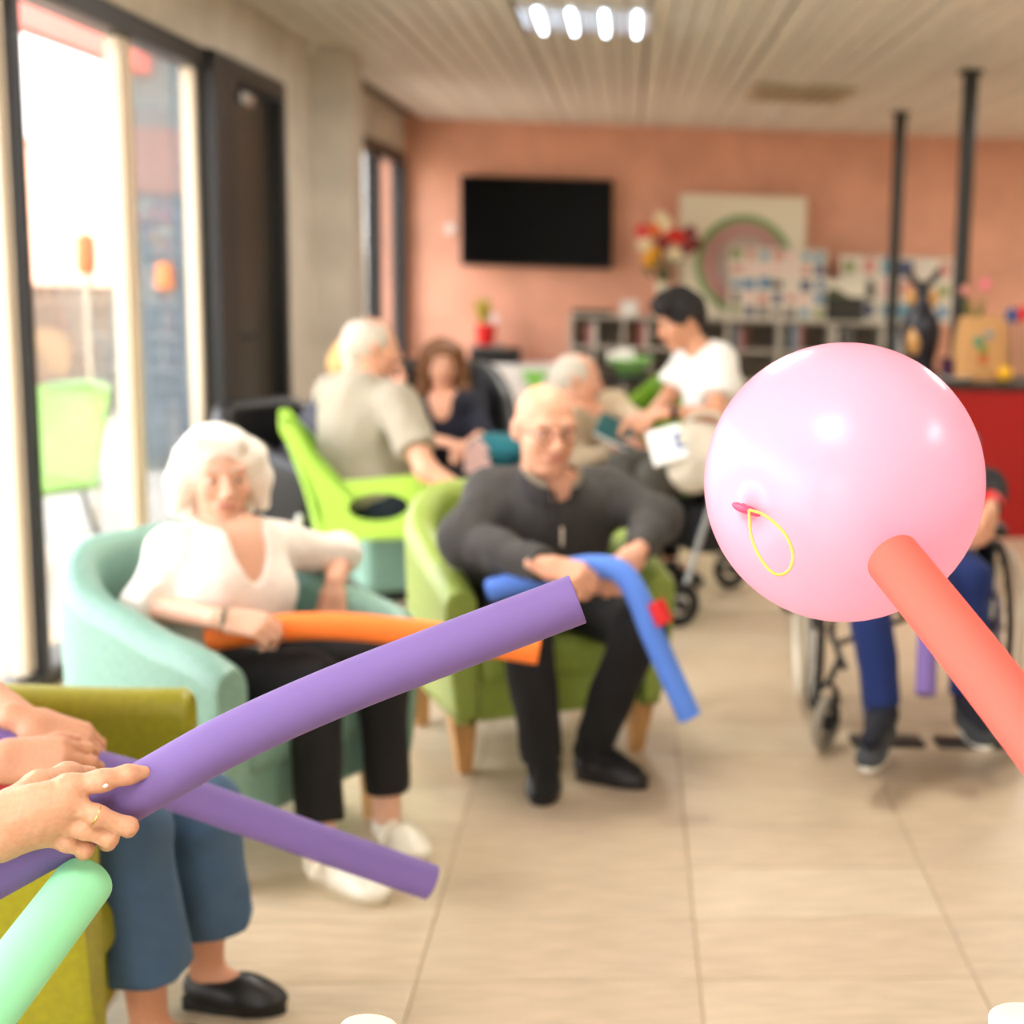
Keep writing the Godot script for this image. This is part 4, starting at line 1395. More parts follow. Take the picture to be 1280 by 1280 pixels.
func build_people() -> void:
	var pale := skin_tone(Color(0.92, 0.71, 0.59))
	var ruddy := skin_tone(Color(0.90, 0.66, 0.53))
	var tan := skin_tone(Color(0.84, 0.60, 0.46))
	var lip := mat(Color(0.74, 0.42, 0.38), 0.45)
	var white_hair := rough_skin(mat(Color(0.93, 0.90, 0.84), 0.7), M.weave, 0.1)
	var grey_hair := rough_skin(mat(Color(0.78, 0.74, 0.67), 0.7), M.weave, 0.1)
	var brown_hair := rough_skin(grain(mat(Color(0.50, 0.31, 0.15), 0.6), M.wood_grain, Vector3(12, 2, 12)), M.weave, 0.1)
	var ash_hair := rough_skin(mat(Color(0.55, 0.46, 0.36), 0.7), M.weave, 0.1)
	var blonde_hair := rough_skin(mat(Color(0.85, 0.68, 0.42), 0.6), M.weave, 0.1)
	var black_hair := rough_skin(mat(Color(0.055, 0.04, 0.03), 0.75), M.weave, 0.1)
	var black_cloth := cloth(Color(0.055, 0.053, 0.052))

	# woman in white in the teal armchair
	var p := person("white-haired person in a white blouse seated in the teal armchair", {
		"pelvis": Vector3(-1.07, 0.47, -3.90), "facing": Vector3(0.80, 0, 0.60), "chest": Vector3(-1.009, 0.687, -3.888), "neck": Vector3(-1.029, 0.790, -3.907), "head": Vector3(-1.037, 0.941, -3.913), "face": Vector3(0.42, -0.06, 0.90),
		"shL": Vector3(-0.931, 0.739, -4.013), "shR": Vector3(-1.132, 0.752, -3.828), "elL": Vector3(-0.773, 0.699, -4.115), "elR": Vector3(-1.180, 0.634, -3.751), "wrL": Vector3(-0.770, 0.622, -4.000), "wrR": Vector3(-0.948, 0.633, -3.609),
		"handL": [Vector3(0.0, -1.0, 0.25), Vector3(0.3, 0.2, 1.0), 0.35], "handR": [Vector3(0.9, -0.12, 0.1), Vector3(0.1, 0.75, 0.65), 0.85],
		"knL": Vector3(-0.612, 0.470, -3.804), "knR": Vector3(-0.750, 0.470, -3.654), "anL": Vector3(-0.600, 0.080, -3.774), "anR": Vector3(-0.724, 0.080, -3.540), "toL": Vector3(-0.483, 0.020, -3.633), "toR": Vector3(-0.542, 0.020, -3.394)},
		{"skin": pale, "lips": lip, "hair": "bob", "hair_mat": white_hair, "brow": grey_hair, "top": cloth(Color(0.95, 0.92, 0.87)), "top_name": "blouse", "sleeve": "elbow", "vneck": 0.12, "bust": 0.02, "belly": 0.04, "trousers": black_cloth, "hem": 0.84, "flare": 0.06, "shoe": leatherette(Color(0.93, 0.90, 0.82)), "sole": mat(Color(0.72, 0.66, 0.54), 0.7), "low_shoe": true, "size": 0.98, "head_size": 1.06, "cell": 0.0095, "head_cell": 0.004})
	var br := Shape.new()
	var wc: Vector3 = Vector3(-0.951, 0.633, -3.610) - p.position
	br.tube([wc + Vector3(-0.006, 0, 0), wc + Vector3(0.006, 0, 0)], 0.031, 16)
	part(p, "watch_strap", br, mat(Color(0.45, 0.42, 0.33), 0.5))
	for q in [[Vector3(-0.707, 0.050, -3.499), Vector3(0.6, 0, 0.5)], [Vector3(-0.579, 0.050, -3.717), Vector3(0.6, 0, 0.5)]]:
		var c: Vector3 = q[0] - p.position
		var side := Vector3(0.55, 0, -0.8)
		part(p, "shoe_strap", Shape.new().tube(spline([c - side * 0.042 - Vector3(0, 0.01, 0), c + Vector3(0, 0.03, 0), c + side * 0.042 - Vector3(0, 0.01, 0)], 5), 0.008, 8), mat(Color(0.92, 0.89, 0.81), 0.5))

	# man in grey in the green armchair
	p = person("bald person with glasses in a dark grey sweater seated in the green armchair", {
		"pelvis": Vector3(-0.32, 0.47, -4.72), "facing": Vector3(0.379, 0, 0.925), "chest": Vector3(-0.216, 0.727, -4.512), "neck": Vector3(-0.222, 0.866, -4.464), "head": Vector3(-0.231, 1.022, -4.390), "face": Vector3(0.36, -0.10, 0.93),
		"shL": Vector3(-0.057, 0.807, -4.563), "shR": Vector3(-0.397, 0.808, -4.489), "elL": Vector3(0.101, 0.754, -4.439), "elR": Vector3(-0.461, 0.698, -4.333), "wrL": Vector3(0.036, 0.695, -4.190), "wrR": Vector3(-0.210, 0.685, -4.046),
		"handL": [Vector3(-0.45, -0.55, 0.5), Vector3(0.5, 0.5, 0.7), 0.8], "handR": [Vector3(0.9, -0.2, 0.2), Vector3(0.1, 0.75, 0.65), 0.85],
		"knL": Vector3(0.05, 0.48, -4.19), "knR": Vector3(-0.27, 0.49, -4.14), "anL": Vector3(-0.090, 0.090, -4.268), "anR": Vector3(-0.215, 0.090, -4.120), "toL": Vector3(0.082, 0.020, -4.183), "toR": Vector3(-0.217, 0.020, -4.039)},
		{"skin": ruddy, "lips": lip, "brow": grey_hair, "top": cloth(Color(0.235, 0.225, 0.21), 5.0), "top_name": "sweater", "sleeve": "long", "belly": 0.08, "trousers": black_cloth, "hem": 0.95, "flare": 0.056, "sock": black_cloth, "wrinkle": 0.012, "loose": 0.018, "shoe": leatherette(Color(0.06, 0.055, 0.05)), "size": 1.08, "head_size": 1.12, "jowl": 0.006, "head_cell": 0.004, "cell": 0.0105, "hand_size": 1.08, "seed": 8})
	var hx: Transform3D = p.get_meta("hx")
	hx.origin -= p.position
	var gl := Shape.new()
	for e in [-1.0, 1.0]:
		var ring := []
		for k in 17:
			var a := TAU * k / 16.0
			ring.append(hx * Vector3(0.032 * e + 0.023 * cos(a), 0.002 + 0.017 * sin(a), 0.099))
		gl.tube(ring, 0.0016, 5)
		gl.tube([hx * Vector3(0.055 * e, 0.006, 0.098), hx * Vector3(0.079 * e, 0.008, 0.06), hx * Vector3(0.083 * e, 0.006, -0.005)], 0.0016, 5)
	gl.tube([hx * Vector3(-0.009, 0.006, 0.1), hx * Vector3(0, 0.009, 0.103), hx * Vector3(0.009, 0.006, 0.1)], 0.0016, 5)
	part(p, "eyeglasses", gl, mat(Color(0.32, 0.22, 0.2), 0.3, 0.4))
	var zc := [Vector3(-0.203, 0.840, -4.321) - p.position, Vector3(-0.189, 0.784, -4.321) - p.position, Vector3(-0.177, 0.720, -4.314) - p.position]
	part(p, "zip_placket", Shape.new().tube([zc[0], zc[1], zc[2]], [0.014, 0.012, 0.009], 8, true, 0.5), mat(Color(0.11, 0.105, 0.1), 0.8))
	part(p, "zip_pull", Shape.new().rbox(zc[2] + Vector3(0.0, 0.0, 0.012), Vector3(0.008, 0.055, 0.006), 0.002, Basis(), 1), M.champagne)
	var nk: Vector3 = Vector3(-0.213, 0.859, -4.432) - p.position
	part(p, "collar", band(nk, Vector3(0.10, 1.0, 0.16), Vector3(0.36, 0, 0.93), 0.092, 0.06, 0.35), cloth(Color(0.20, 0.19, 0.185)))
	part(p, "shirt_collar", band(nk + Vector3(0, 0.012, 0), Vector3(0.10, 1.0, 0.16), Vector3(0.36, 0, 0.93), 0.082, 0.065, 0.5), cloth(Color(0.60, 0.54, 0.45)))

	# man in beige on the lime chair, seen from behind
	p = person("white-haired person in a beige t-shirt seated on the lime plastic chair", {
		"pelvis": Vector3(-1.03, 0.53, -6.06), "facing": Vector3(0.82, 0, -0.57), "chest": Vector3(-1.068, 0.855, -6.099), "neck": Vector3(-1.020, 1.012, -6.101), "head": Vector3(-1.006, 1.136, -6.121), "face": Vector3(0.88, -0.12, -0.30),
		"shL": Vector3(-1.197, 0.929, -6.305), "shR": Vector3(-0.885, 0.929, -5.934), "elR": Vector3(-0.754, 0.695, -5.761), "wrR": Vector3(-0.577, 0.601, -5.710), "elL": Vector3(-1.037, 0.732, -6.513), "wrL": Vector3(-0.945, 0.925, -6.335), "handL": [Vector3(0.2, 0.9, -0.2), Vector3(0.8, 0.1, -0.3), 0.6]},
		{"skin": ruddy, "lips": lip, "hair": "ring", "hair_mat": grey_hair, "top": cloth(Color(0.65, 0.61, 0.53)), "top_name": "t_shirt", "sleeve": "short", "sleeve_fit": 1.15, "belly": 0.10, "trousers": cloth(Color(0.16, 0.19, 0.26)), "shoe": leatherette(Color(0.2, 0.15, 0.1)), "size": 1.15, "cell": 0.018, "head_cell": 0.007, "hand_cell": 0.007, "seed": 14})

	# woman in navy with long brown hair
	person("person with long brown hair in a navy top with folded hands", {
		"pelvis": Vector3(-0.93, 0.48, -7.70), "facing": Vector3(0.14, 0, 0.99), "chest": Vector3(-0.888, 0.707, -7.514), "neck": Vector3(-0.897, 0.824, -7.535), "head": Vector3(-0.902, 0.972, -7.509), "face": Vector3(0.16, -0.05, 0.98),
		"shL": Vector3(-0.760, 0.780, -7.526), "shR": Vector3(-1.024, 0.772, -7.547), "elL": Vector3(-0.692, 0.634, -7.394), "elR": Vector3(-1.036, 0.624, -7.421), "wrL": Vector3(-0.747, 0.612, -7.212), "wrR": Vector3(-0.855, 0.623, -7.202)},
		{"skin": ruddy, "lips": lip, "hair": "long", "hair_mat": brown_hair, "top": cloth(Color(0.055, 0.065, 0.13)), "top_name": "sweater", "sleeve": "elbow", "vneck": 0.07, "bust": 0.08, "trousers": black_cloth, "shoe": leatherette(Color(0.06, 0.055, 0.05)), "cell": 0.018, "head_cell": 0.007, "hand_cell": 0.007, "size": 0.96})

	# half hidden fair-haired person in the far teal armchair
	person("fair-haired person half hidden behind the man in beige", {
		"pelvis": Vector3(-1.50, 0.47, -7.22), "facing": Vector3(0.85, 0, 0.5), "neck": Vector3(-1.331, 0.860, -7.373), "head": Vector3(-1.290, 0.986, -7.340), "face": Vector3(0.75, 0, 0.65)},
		{"skin": pale, "lips": lip, "hair": "bob", "hair_mat": blonde_hair, "top": cloth(Color(0.3, 0.3, 0.33)), "sleeve": "long", "trousers": black_cloth, "shoe": leatherette(Color(0.06, 0.055, 0.05)), "cell": 0.02, "head_cell": 0.008, "hand_cell": 0.008, "size": 0.94})

	# person in a cream cardigan behind the man in grey
	person("grey-haired person in a cream cardigan seated behind the man in grey", {
		"pelvis": Vector3(-0.23, 0.47, -7.12), "facing": Vector3(0.85, 0, 0.45), "neck": Vector3(-0.188, 0.817, -6.967), "chest": Vector3(-0.185, 0.679, -6.943), "head": Vector3(-0.215, 0.958, -6.962), "face": Vector3(0.9, -0.1, 0.1),
		"shL": Vector3(-0.064, 0.832, -7.112), "elL": Vector3(0.001, 0.796, -6.999), "wrL": Vector3(0.065, 0.796, -6.739), "elR": Vector3(-0.200, 0.597, -6.727), "wrR": Vector3(-0.039, 0.685, -6.627)},
		{"skin": ruddy, "lips": lip, "hair": "ring", "hair_mat": grey_hair, "top": cloth(Color(0.72, 0.64, 0.52)), "top_name": "cardigan", "sleeve": "long", "trousers": black_cloth, "shoe": leatherette(Color(0.06, 0.055, 0.05)), "cell": 0.02, "head_cell": 0.008, "hand_cell": 0.008, "size": 0.94})

	# young man in white bending forward
	p = person("dark-haired person in a white t-shirt bending forward on the wheeled walker", {
		"pelvis": Vector3(0.43, 0.65, -6.54), "facing": Vector3(-0.88, 0, 0.47), "chest": Vector3(0.381, 0.965, -6.487), "neck": Vector3(0.325, 1.136, -6.480), "head": Vector3(0.226, 1.254, -6.467), "face": Vector3(-0.88, -0.32, 0.35),
		"shL": Vector3(0.392, 1.104, -6.327), "shR": Vector3(0.279, 1.077, -6.677), "elL": Vector3(0.374, 0.893, -6.150), "elR": Vector3(0.190, 0.910, -6.656), "wrL": Vector3(0.182, 0.900, -6.106), "wrR": Vector3(0.104, 0.844, -6.489),
		"handL": [Vector3(-0.9, -0.2, 0.1), Vector3(0.0, 1.0, 0.3), 0.5], "handR": [Vector3(-0.9, -0.2, 0.1), Vector3(0.0, 1.0, 0.3), 0.5]},
		{"skin": tan, "lips": lip, "hair": "short", "hair_mat": black_hair, "top": cloth(Color(0.93, 0.92, 0.89)), "top_name": "t_shirt", "sleeve": "short", "sleeve_fit": 1.25, "trousers": cloth(Color(0.30, 0.29, 0.26)), "shoe": leatherette(Color(0.12, 0.11, 0.1)), "cell": 0.018, "head_cell": 0.007, "hand_cell": 0.007, "size": 1.04, "seed": 21})
	part(p, "wrist_watch", Shape.new().tube([Vector3(0.195, 0.900, -6.105) - p.position + Vector3(-0.012, 0, 0), Vector3(0.195, 0.900, -6.105) - p.position + Vector3(0.012, 0, 0)], 0.034, 14), M.black)

	# person in the wheelchair, mostly behind the balloon
	p = person("person in blue trousers seated in the wheelchair behind the balloon", {
		"pelvis": Vector3(0.945, 0.62, -4.98), "facing": Vector3(-0.05, 0, 1.0), "neck": Vector3(0.92, 0.97, -4.88), "chest": Vector3(0.93, 0.82, -4.92), "head": Vector3(0.90, 1.09, -4.80), "face": Vector3(-0.3, -0.2, 0.95),
		"shL": Vector3(1.012, 0.890, -4.866), "elL": Vector3(1.188, 0.806, -4.786), "wrL": Vector3(1.146, 0.766, -4.579), "handL": [Vector3(-0.3, -0.55, 0.6), Vector3(0.7, 0.5, 0.3), 0.7],
		"knL": Vector3(1.08, 0.56, -4.52), "knR": Vector3(0.728, 0.560, -4.333), "anL": Vector3(1.07, 0.2, -4.42), "anR": Vector3(0.774, 0.210, -4.241), "toL": Vector3(1.09, 0.12, -4.22), "toR": Vector3(0.692, 0.174, -4.028)},
		{"skin": ruddy, "lips": lip, "hair": "ring", "hair_mat": grey_hair, "top": cloth(Color(0.07, 0.07, 0.07)), "top_name": "jacket", "sleeve": "long", "trousers": cloth(Color(0.05, 0.15, 0.38)), "hem": 0.95, "flare": 0.06, "sock": cloth(Color(0.06, 0.07, 0.12)), "shoe": cloth(Color(0.22, 0.23, 0.24)), "sole": mat(Color(0.86, 0.84, 0.78), 0.6), "ground": 0.105, "cell": 0.016, "head_cell": 0.007, "hand_cell": 0.006, "size": 1.0, "seed": 33})
	part(p, "red_cuff", Shape.new().tube([Vector3(1.165, 0.784, -4.662) - p.position, Vector3(1.151, 0.770, -4.600) - p.position], 0.043, 16), mat(Color(0.80, 0.03, 0.05), 0.6))

	# woman in jeans in the olive armchair
	p = person("person in blue jeans and black loafers seated in the olive armchair", {
		"pelvis": Vector3(-1.36, 0.47, -2.76), "facing": Vector3(1, 0, 0), "neck": Vector3(-1.40, 0.95, -2.76), "chest": Vector3(-1.38, 0.76, -2.76), "head": Vector3(-1.36, 1.12, -2.74), "face": Vector3(0.95, -0.1, 0.2),
		"elL": Vector3(-1.167, 0.787, -2.615), "wrL": Vector3(-0.962, 0.745, -2.449), "elR": Vector3(-1.186, 0.670, -2.414), "wrR": Vector3(-0.956, 0.731, -2.304),
		"handL": [Vector3(0.75, -0.3, 0.05), Vector3(0.2, 0.85, 0.45), 0.7], "handR": [Vector3(0.9, -0.05, -0.1), Vector3(0.05, 0.6, 0.8), 0.7],
		"knL": Vector3(-0.797, 0.461, -2.815), "knR": Vector3(-0.872, 0.497, -2.624), "anL": Vector3(-0.827, 0.100, -2.918), "anR": Vector3(-0.874, 0.100, -2.698), "toL": Vector3(-0.663, 0.030, -2.889), "toR": Vector3(-0.874, 0.100, -2.698) + Vector3(0.18, -0.07, 0.02)},
		{"skin": tan, "lips": lip, "hair": "bob", "hair_mat": grey_hair, "top": cloth(Color(0.85, 0.25, 0.28)), "sleeve": "elbow", "trousers": cloth(Color(0.25, 0.36, 0.47), 4.0), "hem": 0.72, "flare": 0.09, "shoe": leatherette(Color(0.045, 0.042, 0.04)), "shoe_name": "loafer", "sole": mat(Color(0.05, 0.045, 0.04), 0.5), "heel": 0.035, "low_shoe": true, "cell": 0.013, "hand_cell": 0.004, "size": 1.0, "seed": 44, "hand_size": 1.0})

# ---------------------------------------------------------------- noodles, balloon, hand in front
func build_foreground() -> void:
	var violet := Color(0.455, 0.36, 0.605)
	noodle("long purple foam noodle held in front by the hand with the ring", [Vector3(-0.870, 0.727, -1.604), Vector3(-0.776, 0.785, -1.627), Vector3(-0.688, 0.833, -1.648), Vector3(-0.607, 0.877, -1.669), Vector3(-0.530, 0.922, -1.680), Vector3(-0.443, 0.971, -1.692), Vector3(-0.328, 1.023, -1.706), Vector3(-0.188, 1.078, -1.719), Vector3(-0.054, 1.128, -1.737)], 0.0302, violet)
	noodle("shorter purple foam noodle pointing down over the white shoes", [Vector3(-1.218, 0.762, -2.392), Vector3(-1.072, 0.728, -2.415), Vector3(-0.932, 0.690, -2.437), Vector3(-0.788, 0.642, -2.458), Vector3(-0.654, 0.579, -2.487), Vector3(-0.496, 0.501, -2.522), Vector3(-0.333, 0.417, -2.566)], 0.0315, violet)
	noodle("mint green foam noodle at the bottom corner", [Vector3(-0.702, 0.654, -1.262), Vector3(-0.666, 0.710, -1.371), Vector3(-0.633, 0.762, -1.499), Vector3(-0.602, 0.813, -1.658)], 0.0325, Color(0.60, 0.93, 0.71), true)
	noodle("coral red foam noodle pressed against the pink balloon", [Vector3(0.511, 0.936, -1.099), Vector3(0.474, 0.987, -1.233), Vector3(0.426, 1.049, -1.369), Vector3(0.362, 1.130, -1.490), Vector3(0.296, 1.209, -1.605)], 0.0315, Color(1.0, 0.38, 0.32), true)
	noodle("orange foam noodle held by the woman in white", [Vector3(-1.011, 0.569, -3.685), Vector3(-0.927, 0.587, -3.681), Vector3(-0.800, 0.604, -3.674), Vector3(-0.644, 0.604, -3.671), Vector3(-0.430, 0.580, -3.670), Vector3(-0.208, 0.546, -3.676)], 0.034, Color(1.0, 0.50, 0.16))
	var bl := noodle("bent blue foam noodle with red tape held by the man in grey", [Vector3(-0.370, 0.594, -4.146), Vector3(-0.285, 0.621, -4.133), Vector3(-0.174, 0.655, -4.119), Vector3(-0.086, 0.674, -4.105), Vector3(-0.008, 0.664, -4.087), Vector3(0.041, 0.602, -4.062), Vector3(0.082, 0.505, -4.042), Vector3(0.135, 0.391, -4.019), Vector3(0.190, 0.275, -3.995)], 0.033, Color(0.33, 0.51, 0.86))
	var ta: Vector3 = Vector3(0.081, 0.588, -4.046)
	var tb: Vector3 = Vector3(0.106, 0.532, -4.035)
	part(bl, "red_tape", Shape.new().tube([ta + (ta - tb) * 0.05 + Vector3(0.009, 0, 0.004), tb + Vector3(0.009, 0, 0.004)], 0.0265, 20), mat(Color(0.82, 0.06, 0.06), 0.5), "patch of red tape")
	noodle("purple foam noodle hanging between the knees in the wheelchair", [Vector3(0.945, 0.632, -4.471), Vector3(0.902, 0.478, -4.276), Vector3(0.880, 0.298, -4.156)], 0.03, violet)
	var cream := Color(0.97, 0.93, 0.80)
	noodle("cream foam noodle tip rising from the bottom edge under the purple noodles", [Vector3(-0.33, 0.03, -1.50), Vector3(-0.31, 0.35, -1.56), Vector3(-0.278, 0.658, -1.605)], 0.0325, cream, true)
	noodle("cream foam noodle tip in the bottom corner under the wheelchair", [Vector3(0.50, 0.03, -1.45), Vector3(0.475, 0.38, -1.50), Vector3(0.452, 0.693, -1.551)], 0.0325, cream, true)

	# balloon
	var c: Vector3 = Vector3(0.269, 1.262, -1.810)
	var R := 0.1735
	var axis: Vector3 = (Vector3(0.139, 1.249, -1.691) - c).normalized()
	var bx := Basis(axis.cross(Vector3.UP).normalized(), axis, axis.cross(Vector3.UP).normalized().cross(axis))
	var o := thing("balloon", "large pink balloon touched by the coral noodle", "balloon", c)
	var prof := []
	for i in 49:
		var a := PI * i / 48.0
		var lift := 0.010 * exp(-pow(a / 0.075, 2.0)) - 0.006 * exp(-pow((a - 0.16) / 0.08, 2.0))
		prof.append(Vector2((R * 0.985 + lift) * sin(a), (R + lift) * cos(a)))
	var rub := mat(Color(1.0, 0.79, 0.875), 0.3)
	rub.backlight_enabled = true
	rub.backlight = Color(1.0, 0.80, 0.88)
	rub.clearcoat_enabled = true
	rub.clearcoat = 0.15
	rub.clearcoat_roughness = 0.1
	part(o, "skin", Shape.new().lathe(Vector3.ZERO, prof, bx, 64), rub)
	var deep := mat(Color(0.95, 0.32, 0.48), 0.35)
	var tip := bx * Vector3(0, R + 0.006, 0)
	part(o, "neck", Shape.new().lathe(bx * Vector3(0, R - 0.004, 0), [Vector2(0.016, 0.0), Vector2(0.009, 0.004), Vector2(0.0055, 0.009), Vector2(0.005, 0.014), Vector2(0.0, 0.0145)], bx, 16), deep)
	var kn := part(o, "knot", Shape.new().tube(spline([tip + Vector3(-0.012, 0.004, 0.006), tip + Vector3(-0.004, 0.001, 0.01), tip + Vector3(0.006, -0.002, 0.01), tip + Vector3(0.016, -0.007, 0.008)], 4), [0.003, 0.004, 0.0045, 0.005, 0.005, 0.005, 0.005, 0.005, 0.005, 0.0045, 0.004, 0.003, 0.002], 8, true), deep)
	var lp := spline([Vector3(0.140, 1.251, -1.661) - c, Vector3(0.158, 1.246, -1.653) - c, Vector3(0.180, 1.227, -1.643) - c, Vector3(0.189, 1.203, -1.639) - c, Vector3(0.183, 1.186, -1.636) - c, Vector3(0.169, 1.183, -1.637) - c, Vector3(0.154, 1.198, -1.641) - c, Vector3(0.143, 1.221, -1.651) - c, Vector3(0.140, 1.251, -1.661) - c], 5)
	part(kn, "elastic_loop", Shape.new().tube(lp, 0.0017, 6), mat(Color(1.0, 0.82, 0.35), 0.5), "yellow elastic loop")

	# hand with the ring, reaching in from the side
	var sk := skin_tone(Color(0.86, 0.64, 0.50))
	sk.subsurf_scatter_strength = 0.15
	var h := Field.new()
	var wr: Vector3 = Vector3(-0.669, 0.897, -1.596)
	h.wrinkle = 0.0006
	h.wrinkle_size = 90.0
	h.cap(Vector3(-0.711, 0.889, -1.588), wr, 0.0315, 0.0295, 0.02)
	var mcp := [Vector3(-0.601, 0.937, -1.626), Vector3(-0.601, 0.922, -1.617), Vector3(-0.612, 0.903, -1.617), Vector3(-0.628, 0.885, -1.621)]
	for i in 4:
		h.cap(wr, mcp[i], 0.0225, [0.0135, 0.0135, 0.0128, 0.012][i], 0.018)
	h.egg(Vector3(-0.637, 0.912, -1.613), Vector3(0.038, 0.031, 0.019), Basis(Vector3(0.9, 0.3, 0.0).normalized(), Vector3(-0.3, 0.9, 0.15).normalized(), Vector3(0, -0.1, 1).normalized()), 0.02)
	# index finger stretched along the foam
	h.chain([mcp[0], Vector3(-0.568, 0.942, -1.633), Vector3(-0.545, 0.944, -1.646), Vector3(-0.531, 0.943, -1.657)], [0.0132, 0.0112, 0.0098, 0.0076], 0.010)
	# three fingers bent round underneath
	h.chain([mcp[1], Vector3(-0.569, 0.908, -1.617), Vector3(-0.540, 0.891, -1.628), Vector3(-0.553, 0.874, -1.664), Vector3(-0.582, 0.867, -1.716)], [0.0130, 0.0100, 0.0094, 0.0088, 0.0075], 0.007)
	h.chain([mcp[2], Vector3(-0.585, 0.891, -1.617), Vector3(-0.561, 0.877, -1.626), Vector3(-0.574, 0.860, -1.658), Vector3(-0.603, 0.853, -1.705)], [0.0124, 0.0097, 0.0091, 0.0085, 0.0075], 0.007)
	h.chain([mcp[3], Vector3(-0.605, 0.875, -1.620), Vector3(-0.588, 0.864, -1.627), Vector3(-0.598, 0.851, -1.651), Vector3(-0.623, 0.842, -1.690)], [0.0116, 0.0092, 0.0085, 0.008, 0.007], 0.007)
	# thumb behind the foam
	h.chain([Vector3(-0.662, 0.917, -1.614), Vector3(-0.647, 0.926, -1.660), Vector3(-0.633, 0.922, -1.709), Vector3(-0.618, 0.912, -1.737)], [0.02, 0.0155, 0.0125, 0.01], 0.012)
	# knuckles and tendons
	for i in 4:
		h.egg(mcp[i] + Vector3(0, 0.002, 0.006), Vector3(0.0095, 0.0095, 0.0075), Basis(), 0.010)
		h.cap(wr.lerp(mcp[i], 0.25) + Vector3(0, 0.005, 0.0215), mcp[i] + Vector3(-0.004, 0.002, 0.0105), 0.0026, 0.0032, 0.007)
	h.cap(Vector3(-0.646, 0.913, -1.579), Vector3(-0.614, 0.926, -1.600), 0.002, 0.0018, 0.006)
	h.cap(Vector3(-0.651, 0.898, -1.580), Vector3(-0.622, 0.903, -1.600), 0.0018, 0.0016, 0.006)
	var hs := h.shape(0.0026)
	var po := person("person at the picture edge showing only a hand with a gold ring", {
		"pelvis": Vector3(-1.52, 0.47, -1.42), "facing": Vector3(1, 0, 0), "neck": Vector3(-1.50, 0.98, -1.42), "chest": Vector3(-1.50, 0.78, -1.42), "head": Vector3(-1.46, 1.15, -1.42), "face": Vector3(0.95, -0.1, -0.1),
		"elR": Vector3(-0.948, 0.879, -1.494), "wrR": Vector3(-0.695, 0.892, -1.589), "own_hand": hs},
		{"skin": sk, "lips": mat(Color(0.74, 0.42, 0.38), 0.45), "hair": "bob", "hair_mat": rough_skin(mat(Color(0.78, 0.74, 0.67), 0.7), M.weave, 0.1), "top": cloth(Color(0.35, 0.36, 0.42)), "sleeve": "elbow", "trousers": cloth(Color(0.2, 0.2, 0.22)), "shoe": leatherette(Color(0.2, 0.15, 0.1)), "cell": 0.015})
	armchair("olive leather tub armchair beside the viewer, out of the frame", Vector3(-1.42, 0, -1.42), Vector3(1, 0, 0), leatherette(Color(0.62, 0.60, 0.07)), 0.625, 0.65, 0.74, 0.62, 0.0)
	var back := -po.position
	var ring := func(p: Vector3, d: Vector3, r: float, th: float) -> Shape:
		var u := d.cross(Vector3.UP).normalized()
		var w := d.cross(u).normalized()
		var pts := []
		for k in 25:
			var a := TAU * k / 24.0
			pts.append(p + (u * cos(a) + w * sin(a)) * r)
		return Shape.new().tube(pts, th, 6)
	var gold := mat(Color(0.95, 0.78, 0.45), 0.2, 1.0)
	var gold_part := part(po, "gold_ring", ring.call(Vector3(-0.571, 0.909, -1.616), (Vector3(-0.542, 0.893, -1.627) - Vector3(-0.568, 0.909, -1.615)).normalized(), 0.0106, 0.0013), gold)
	var gr := part(po, "stone_ring", ring.call(Vector3(-0.569, 0.942, -1.633), (Vector3(-0.545, 0.944, -1.646) - Vector3(-0.568, 0.942, -1.633)).normalized(), 0.0116, 0.0010), gold)
	part(gr, "stone", Shape.new().ball(Vector3(-0.562, 0.940, -1.623), Vector3(0.0035, 0.003, 0.003), Basis(), 10), mat(Color(0.97, 0.95, 0.93), 0.1))
	for q in [gold_part, gr]:
		q.position += back

# ---------------------------------------------------------------- things along the back wall, on the counter, around the seats
func flower(parent: Node3D, at: Vector3, r: float, m: Material, called := "bloom") -> void:
	var s := Shape.new()
	s.ball(at, Vector3(r * 0.4, r * 0.4, r * 0.4), Basis(), 8)
	for k in 7:
		var a := TAU * k / 7.0
		s.ball(at + Vector3(cos(a), sin(a), 0.1) * r * 0.6, Vector3(r * 0.42, r * 0.3, r * 0.16), Basis(Vector3.BACK, a), 8)
	part(parent, called, s, m)

